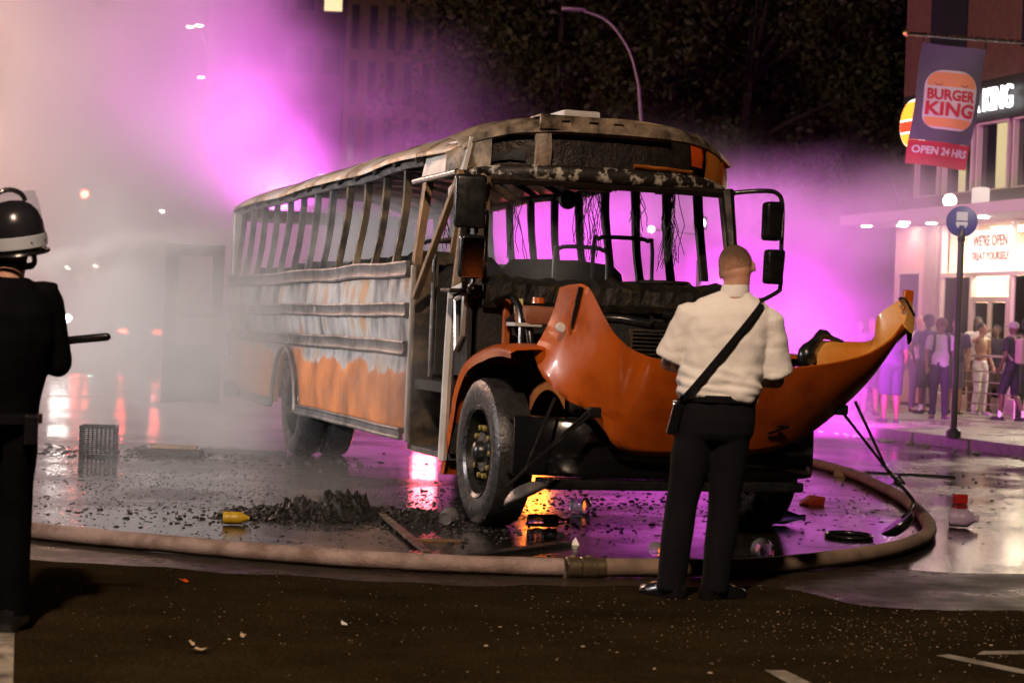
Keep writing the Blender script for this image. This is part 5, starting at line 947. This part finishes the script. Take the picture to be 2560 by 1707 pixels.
# ---------------------------------------------------------------- street lamp, trees, far buildings
def street_lamp(loc, flip, label, h, reach, lit=None, grp='street lamps', pw=1300):
    o = empty('street_lamp', loc, 0, label, 'street lamp', grp); m = pmat('lamp_grey', (.14, .13, .13), .6, .2)
    MB().tube([(0, 0, 0), (0, 0, h*.70), (flip*.05*reach, 0, h*.80)], [.08, .05, .045], 10).build('pole', m, o, True)
    MB().tube(cr([(flip*.05*reach, 0, h*.80), (flip*.18*reach, 0, h*.89), (flip*.45*reach, 0, h*.965), (flip*reach*.75, 0, h*.99)], 6), .035, 8).build('arm', m, o, True)
    hd = MB().loft([[V(flip*x, a*w_, h*.99+b*.06+x*.015) for a, b in ((-1, -.5), (-1, .3), (-.4, 1), (.4, 1), (1, .3), (1, -.5))] for x, w_ in ((reach*.72, .07), (reach*.78, .13), (reach*.95, .16), (reach*1.02, .10))]).build('lamp_head', m, o, True)
    if lit and pw: q = lamp('street_lamp_light', 'SPOT', (0, 0, 0), lit, pw, .15, None, 150, .6); q.parent = o; q.location = (flip*reach*.9, 0, h*.99-.15); q.rotation_euler = (R(45), 0, 0)
    if lit: MB().ell((flip*reach*.9, 0, h*.99-.03), (.16, .12, .06)).build('lens', emat('lamp_lens', lit, 60 if pw else 500), hd, True)
street_lamp((2.85, 45, 0), -1, 'unlit grey street lamp with curved arm above the bus roof', 9.05, 1.95)
street_lamp((-12.5, 80, 0), -1, 'lit street lamp high in the smoke, right of a pair at upper left', 13.8, 1.2, (1, .93, .8)); street_lamp((-13.4, 83, 0), -1, 'lit warm street lamp high in the smoke, left of a pair at upper left', 14.2, 1.2, (1, .75, .5)); street_lamp((-14.2, 90, 0), -1, 'lit street lamp lower in the pink smoke at upper left', 12.9, 1.0, (1, .85, .75))
for x_, y_, h_, c_, lb_ in ((-29.6, 130, 4.6, (1, .9, .6), 'faint distant street lamp low in the smoke, left of a close pair'), (-28.2, 132, 4.9, (1, .85, .5), 'faint distant street lamp low in the smoke, right of a close pair'), (-23.0, 128, 8.6, (1, .95, .85), 'distant street lamp higher in the smoke above the red traffic light'), (-17.5, 126, 8.8, (1, .9, .8), 'distant street lamp in the smoke between the officer and the bus')): street_lamp((x_, y_, 0), -1, lb_, h_, .8, c_, pw=0)
m_leaf = pmat('night_foliage', (.035, .05, .018), .6, 0, (.06, .07, .02), 1.5); m_bark = pmat('bark', (.06, .045, .035), .9, 0, (.03, .024, .02), 8, .6, 30)
def tree(loc, h, r, label, seed, n=5200):
    o = empty('tree', loc, 0, label, 'tree', 'dark street trees behind the bus'); rn = random.Random(seed)
    tk_ = MB(); tk_.tube(cr([(0, 0, 0), (.1, 0, h*.25), (-.1, .1, h*.5), (.1, 0, h*.8)], 4), [.32-.02*i for i in range(13)], 9)
    ends = []
    for i in range(9):
        a = rn.uniform(0, 6.28); z0 = h*rn.uniform(.28, .6); e = V(math.cos(a)*r*rn.uniform(.5, .9), math.sin(a)*r*rn.uniform(.5, .9), z0+h*rn.uniform(.1, .35)); ends.append(e)
        tk_.tube(cr([(0, 0, z0), e*.4+V(0, 0, z0*.62), e], 4), [.13, .12, .11, .10, .09, .07, .05, .04, .03], 6)
    tk_.build('trunk', m_bark, o, True)
    cl = []
    for i in range(46):
        d = V(rn.gauss(0, 1), rn.gauss(0, 1), rn.gauss(0, .8)).normalized()*rn.uniform(.35, 1); cl.append((V(d.x*r, d.y*r, h*.66+d.z*h*.34), rn.uniform(.5, 1.2)*r*.24))
    mb = MB()
    for i in range(n):
        c, q = rn.choice(cl); d = V(rn.gauss(0, 1), rn.gauss(0, 1), rn.gauss(0, 1)).normalized()*q*rn.uniform(.5, 1.05); p = c+d; s_ = rn.uniform(.10, .22)
        a = V(rn.gauss(0, 1), rn.gauss(0, 1), rn.gauss(0, 1)).normalized()*s_; b = a.cross(V(rn.gauss(0, 1), rn.gauss(0, 1), rn.gauss(0, 1))).normalized()*s_*.55; mb.add([p-a, p+b, p+a, p-b], [(0, 1, 2, 3)])
    tag(mb.build('crown', m_leaf, o), kind='stuff')
tree((1.5, 76, 0), 20, 7.0, 'dark tree left of the grey street lamp, above the bus roof', 1, 7000); tree((9.5, 80, 0), 21, 7.5, 'dark tree right of the grey street lamp', 2, 7000); tree((17.0, 82, 0), 20, 7.0, 'dark tree between the street lamp and the banner', 3, 7000); tree((-2.0, 92, 0), 20, 4.6, 'dark tree beside the brown slit-windowed building', 4)
def tower(loc, w_, h_, label, mat, cols, rws, ww, wh, lit=(), z0=4.0):
    o = empty('far_building', loc, 0, label, 'building'); MB().box((0, 6, h_/2), (w_, 12, h_)).build('wall', mat, o); MB().box((0, 5.8, h_+.2), (w_+.6, 12.6, .4)).build('cornice', mat, o)
    for i in range(cols):
        for j in range(rws):
            x = -w_/2+w_*(i+.5)/cols; z = z0+(h_-z0-1)*(j+.5)/rws; f = MB().box((x, -.01, z), (ww+.15, .10, wh+.15)).build('window', m_dark, o); MB().box((x, -.07, z), (ww, .03, wh)).build('pane', emat('lit_window', (1, .75, .4), 1.2) if (i, j) in lit else m_dglass, f)
tower((-7.6, 110, 0), 5.2, 34, 'brown brick building with tall slit windows behind the smoke, upper left of centre', pmat('brown_brick', (.24, .13, .09), .8, 0, (.16, .09, .06), 3, .3, 20), 5, 9, .34, 2.4)
tower((-15.2, 118, 0), 8.5, 36, 'dark building with one lit window at the top left of centre', pmat('plum_brick', (.05, .028, .03), .8, 0, (.035, .02, .02), 3), 5, 8, 1.1, 1.6, lit=((4, 4),))
tower((16, 98, 0), 34, 30, 'dark brick block closing the street behind the trees', pmat('night_brick', (.06, .022, .015), .8, 0, (.03, .013, .01), 2, .3, 20), 9, 6, 1.2, 1.9)
# ---------------------------------------------------------------- distant traffic seen through the smoke
def car(loc, rz, col, label, tail, st_):
    o = empty('distant_car', loc, rz, label, 'car', 'distant cars in the smoke'); m = pmat('car_paint', col, .3, .2, coat=.5)
    prof = [(-2.2, .35), (-2.25, .8), (-2.1, .98), (-1.2, 1.02), (-.6, 1.42), (.9, 1.45), (1.6, 1.05), (2.15, .95), (2.2, .4)]
    MB().loft([[V(x, y*(1 if z < 1.03 else .82), z) for y in (-.88, .88)] for x, z in prof] if False else [[V(.88*a*(1 if z < 1.03 else .82), x, z) for x, z in prof] for a in (-1, -.97, .97, 1)]).build('body', m, o, False, .04)
    MB().box((0, 1.18, 1.26), (1.2, .03, .26), Matrix.Rotation(R(-52), 3, 'X')).build('rear_window', m_dglass, o)
    for x in (-.78, .78):
        for y in (-1.35, 1.35): MB().lathe([(0, -.1), (.32, -.1), (.33, 0), (.32, .1), (0, .1)], (x, y, .33), 'X', 16).build('wheel', m_rub, o, True)
    for x in (-.68, .68):
        MB().box((x, 2.2, .78), (.34, .05, .16)).build('tail_light', emat('tail_light', tail, st_), o, False, .015); MB().box((x, -2.24, .68), (.30, .05, .16)).build('headlight', emat('head_light', (1, .97, .9), 40 if tail[0] < .5 else 2), o, False, .015)
RED = (1.0, .06, .04)
for i, (x, y, c, lb) in enumerate(((-18.9, 80, (.05, .05, .06), 'distant car with red tail lights, leftmost of the row beside the officer'), (-17.6, 88, (.3, .3, .3), 'distant pale car with red tail lights just right of the white headlight'), (-15.6, 80, (.04, .04, .05), 'distant dark car with red tail lights, rightmost in the smoke'), (-21.5, 100, (.2, .2, .22), 'distant car with red tail lights, farthest in the smoke'))): car((x, y, 0), math.pi+R(12), c, lb, RED, 300)
def signal(loc, h, col, label):
    o = empty('traffic_signal', loc, 0, label, 'traffic light', 'distant traffic lights in the smoke'); MB().tube([(.9, 0, 0), (.9, 0, h+.6), (.85, 0, h+.8), (0, 0, h+.75)], .06, 8).build('pole', m_pole, o, True); MB().box((0, 0, h+.1), (.32, .25, 1.0)).build('housing', m_lid, o, False, .03)
    for i, cc in enumerate(((1, .05, .03), (1, .6, .1), (.1, 1, .7))): MB().lathe([(0, -.16), (.11, -.15), (.12, -.12)], (0, 0, h+.4-.3*i), 'Y', 14).build('lens', emat('signal_lens', cc, 450) if i == col else m_dglass, o, True)
signal((-19.5, 90, 0), 2.1, 0, 'red traffic light beside the officer, lower of two red ones in the smoke'); signal((-13.55, 60, 0), 4.75, 0, 'red traffic light glowing alone high in the smoke at left'); signal((-26.3, 120, 0), 2.6, 2, 'green traffic light near the officer in the smoke')
hc = empty('oncoming_vehicle', (-10.45, 46, 0), R(14), 'vehicle with a bright white headlight beside the officer in the smoke', 'vehicle')
MB().box((0, 2.0, .95), (1.9, 4.0, 1.2)).build('body', pmat('dark_paint', (.02, .02, .025), .3, coat=.5), hc, False, .12); MB().box((0, 2.4, 1.75), (1.7, 2.4, .6)).build('cabin', m_dglass, hc, False, .15)
for x in (-.25, ): MB().ell((x, -.04, 1.28), (.09, .05, .09)).build('headlight', emat('bright_headlight', (1, .98, .92), 150), hc, True)
for x in (-.85, .85):
    for y in (.8, 3.2): MB().lathe([(0, -.12), (.36, -.12), (.37, 0), (.36, .12), (0, .12)], (x, y, .37), 'X', 16).build('wheel', m_rub, hc, True)
# portable light tower whose magenta lamps glow through the smoke
lt = empty('light_tower', (2.7, 28.05, 0), 0, 'portable mast with glowing magenta lamps behind the bus in the smoke', 'light tower')
MB().tube([(0, 0, 0), (0, 0, 3.2)], .04, 8).build('mast', m_pole, lt, True)
for a in (0, 120, 240): MB().tube([(0, 0, .5), (.6*math.cos(R(a)), .6*math.sin(R(a)), 0)], .02, 6).build('leg', m_pole, lt, True)
MB().box((0, .09, 3.07), (.2, .1, .2)).build('lamp_housing', m_pole, lt, False, .02); MB().lathe([(0, -.02), (.07, -.015), (.085, .02)], (0, .03, 3.07), 'Y', 16).build('lamp_lens', emat('magenta_lens', (1, .7, 1), 14), lt, True)
MB().lathe([(0, -.02), (.05, -.015), (.06, .02)], (-.72, .03, 2.95), 'Y', 16).build('lamp_lens', emat('magenta_lens', (1, .6, 1), 9), lt, True); MB().tube([(-.72, .06, 2.95), (0, .06, 2.9)], .012, 6).build('cross_bar', m_pole, lt, True)
# unseen glow panels added behind the bus to make coloured streaks on the wet road
def warning_lamp(loc, col, st_, label):
    o = empty('warning_lamp', loc, 0, label, 'glow panel', 'added glow panels behind the bus'); MB().tube([(0, .06, 0), (0, .06, 1.5)], .025, 8).build('post', m_pole, o, True); MB().lathe([(.2, 0), (.2, .04), (.05, .08)], (0, .06, 0), 'Z', 16, True).build('foot', m_rub, o, True)
    MB().box((0, 0, .95), (.30, .05, 1.0)).build('streak_panel', emat('streak_glow', col, st_), o, False, .02)
warning_lamp((.38, 24.0, 0), (1.0, .20, .02), 26, 'amber glow panel added on a post, mirrored on the wet road under the bus front'); warning_lamp((-1.1, 25.2, 0), (1.0, .12, .16), 60, 'red glow panel added on a post, mirrored on the wet road beside the bus door')
# jet of water from the left
# ---------------------------------------------------------------- smoke and steam (real volumes, built as density grids)
def smoke_domain(name, label, lo, hi, vox, blobs, nscale, nlo, nhi, col, aniso, dens=1.0, seed=0.0, warp=1.0):
    g = bpy.data.node_groups.new(name, 'GeometryNodeTree')
    g.interface.new_socket('Geometry', in_out='OUTPUT', socket_type='NodeSocketGeometry')
    N = g.nodes.new; L = g.links.new
    out = N('NodeGroupOutput'); vc = N('GeometryNodeVolumeCube')
    vc.inputs['Min'].default_value = lo; vc.inputs['Max'].default_value = hi
    for i, k in enumerate(('Resolution X', 'Resolution Y', 'Resolution Z')): vc.inputs[k].default_value = max(4, int((hi[i]-lo[i])/vox))
    pos = N('GeometryNodeInputPosition').outputs[0]
    def math_(op, a, b=None, clamp=False):
        n = N('ShaderNodeMath'); n.operation = op; n.use_clamp = clamp
        for i, q in enumerate((a, b)):
            if q is None: continue
            if isinstance(q, (int, float)): n.inputs[i].default_value = q
            else: L(q, n.inputs[i])
        return n.outputs[0]
    def vmath(op, a, b=None):
        n = N('ShaderNodeVectorMath'); n.operation = op
        for i, q in enumerate((a, b)):
            if q is None: continue
            if isinstance(q, tuple): n.inputs[i].default_value = q
            else: L(q, n.inputs[i])
        return n.outputs['Value'] if op in ('LENGTH', 'DOT_PRODUCT') else n.outputs[0]
    nw = N('ShaderNodeTexNoise'); nw.inputs['Scale'].default_value = nscale*.8; nw.inputs['Detail'].default_value = 3
    L(vmath('ADD', pos, (seed, seed*2, 3.1)), nw.inputs['Vector'])
    wv = vmath('MULTIPLY', vmath('SUBTRACT', nw.outputs['Color'], (.5, .5, .5)), (1.6/nscale*.35*warp,)*3)
    P = vmath('ADD', pos, wv)
    tot = None
    for c, r, a, ax in blobs:
        q = vmath('SUBTRACT', P, tuple(c))
        if ax:                                         # rotate about z into the street's direction / tilt
            vr = N('ShaderNodeVectorRotate'); vr.rotation_type = 'EULER_XYZ'; vr.inputs['Rotation'].default_value = ax; vr.invert = True
            L(q, vr.inputs['Vector']); q = vr.outputs[0]
        d = vmath('LENGTH', vmath('DIVIDE', q, tuple(r)))
        s = math_('SUBTRACT', 1.0, d, True); s = math_('MULTIPLY', math_('MULTIPLY', s, math_('SUBTRACT', 3.0, math_('MULTIPLY', s, 2.0))), s)
        s = math_('MULTIPLY', s, a); tot = s if tot is None else math_('ADD', tot, s)
    nn = N('ShaderNodeTexNoise'); nn.inputs['Scale'].default_value = nscale; nn.inputs['Detail'].default_value = 5; nn.inputs['Roughness'].default_value = .6
    L(vmath('ADD', P, (seed*3, 0, seed)), nn.inputs['Vector'])
    mr = N('ShaderNodeMapRange'); mr.inputs[1].default_value = nlo; mr.inputs[2].default_value = nhi; mr.inputs[3].default_value = 0.04; mr.inputs[4].default_value = 1.0
    L(nn.outputs[0], mr.inputs[0])
    L(math_('MULTIPLY', tot, mr.outputs[0]), vc.inputs['Density'])
    m = bpy.data.materials.new(name); m.use_nodes = True; t = m.node_tree; t.nodes.remove(t.nodes['Principled BSDF'])
    pv = t.nodes.new('ShaderNodeVolumePrincipled'); pv.inputs['Color'].default_value = (*col, 1); pv.inputs['Density'].default_value = dens
    pv.inputs['Anisotropy'].default_value = aniso
    t.links.new(pv.outputs[0], t.nodes['Material Output'].inputs['Volume'])
    sm = N('GeometryNodeSetMaterial'); sm.inputs['Material'].default_value = m
    L(vc.outputs[0], sm.inputs['Geometry']); L(sm.outputs[0], out.inputs[0])
    me = bpy.data.meshes.new(name); o = bpy.data.objects.new(name, me); COL.objects.link(o)
    md = o.modifiers.new('density', 'NODES'); md.node_group = g
    tag(o, label, 'smoke', kind='stuff'); return o
SA = (0, 0, TH)
smoke_domain('smoke', 'pale smoke and steam billowing round the burnt bus, glowing magenta behind it', (-16, 14.5, 0.02), (11, 41, 9.5), 0.19, [
    (bw(-2.3, 9.6, 1.3), (1.9, 6.0, 3.0), 1.5, SA),
    (bw(-.1, 7.2, 1.9), (1.15, 4.8, 1.3), 3.0, SA),
    ((-11.0, 31, 3.0), (9.5, 9.0, 8.5), .42, None),
    ((-5.6, 25.5, 4.4), (3.5, 5.0, 5.6), .95, (0, R(-18), 0)),
    (bw(4.2, 15, 1.2), (6.2, 10.5, 3.5), 1.2, SA),
    (bw(8.0, 17, 2.0), (5, 9, 2.4), .22, SA),
    (bw(10.5, 16, 3.5), (5, 7, 1.1), .45, SA),
    (bw(0.5, 12.5, 1.4), (3.2, 4.2, 2.5), .45, SA),
    ((-2.4, 29, 4.0), (3.2, 4.0, 2.4), .16, None),
], 0.62, .40, .66, (.97, .97, .975), 0.1, warp=2.0)
smoke_domain('ground_steam', 'thin steam drifting off the charred heap and the dashboard', (-4.5, 13.2, 0.02), (2.4, 17.5, 2.6), 0.12, [
    (bw(-2.0, 1.2, .1), (1.3, 1.6, .55), .35, SA),
    (bw(-3.0, 3.0, .1), (1.6, 2.2, .8), .22, SA),
    (bw(-0.55, 0.75, 1.82), (.75, .4, .34), 1.6, SA),
    (bw(-1.5, 1.5, 1.0), (.5, .7, .9), .35, SA),
], 1.3, .40, .68, (.9, .9, .9), 0.1, seed=4.2)
smoke_domain('water_jet', 'jet of hose water spraying from the left towards the rear of the bus', (-4.8, 13.4, 1.3), (-2.7, 23.6, 3.0), 0.06, [
    ((-3.7, 18.4, 2.0), (.20, 5.0, .20), 5.0, (R(5.6), 0, R(-7.6))),
], 1.6, .30, .60, (.95, .95, .97), 0.3, seed=9.0)
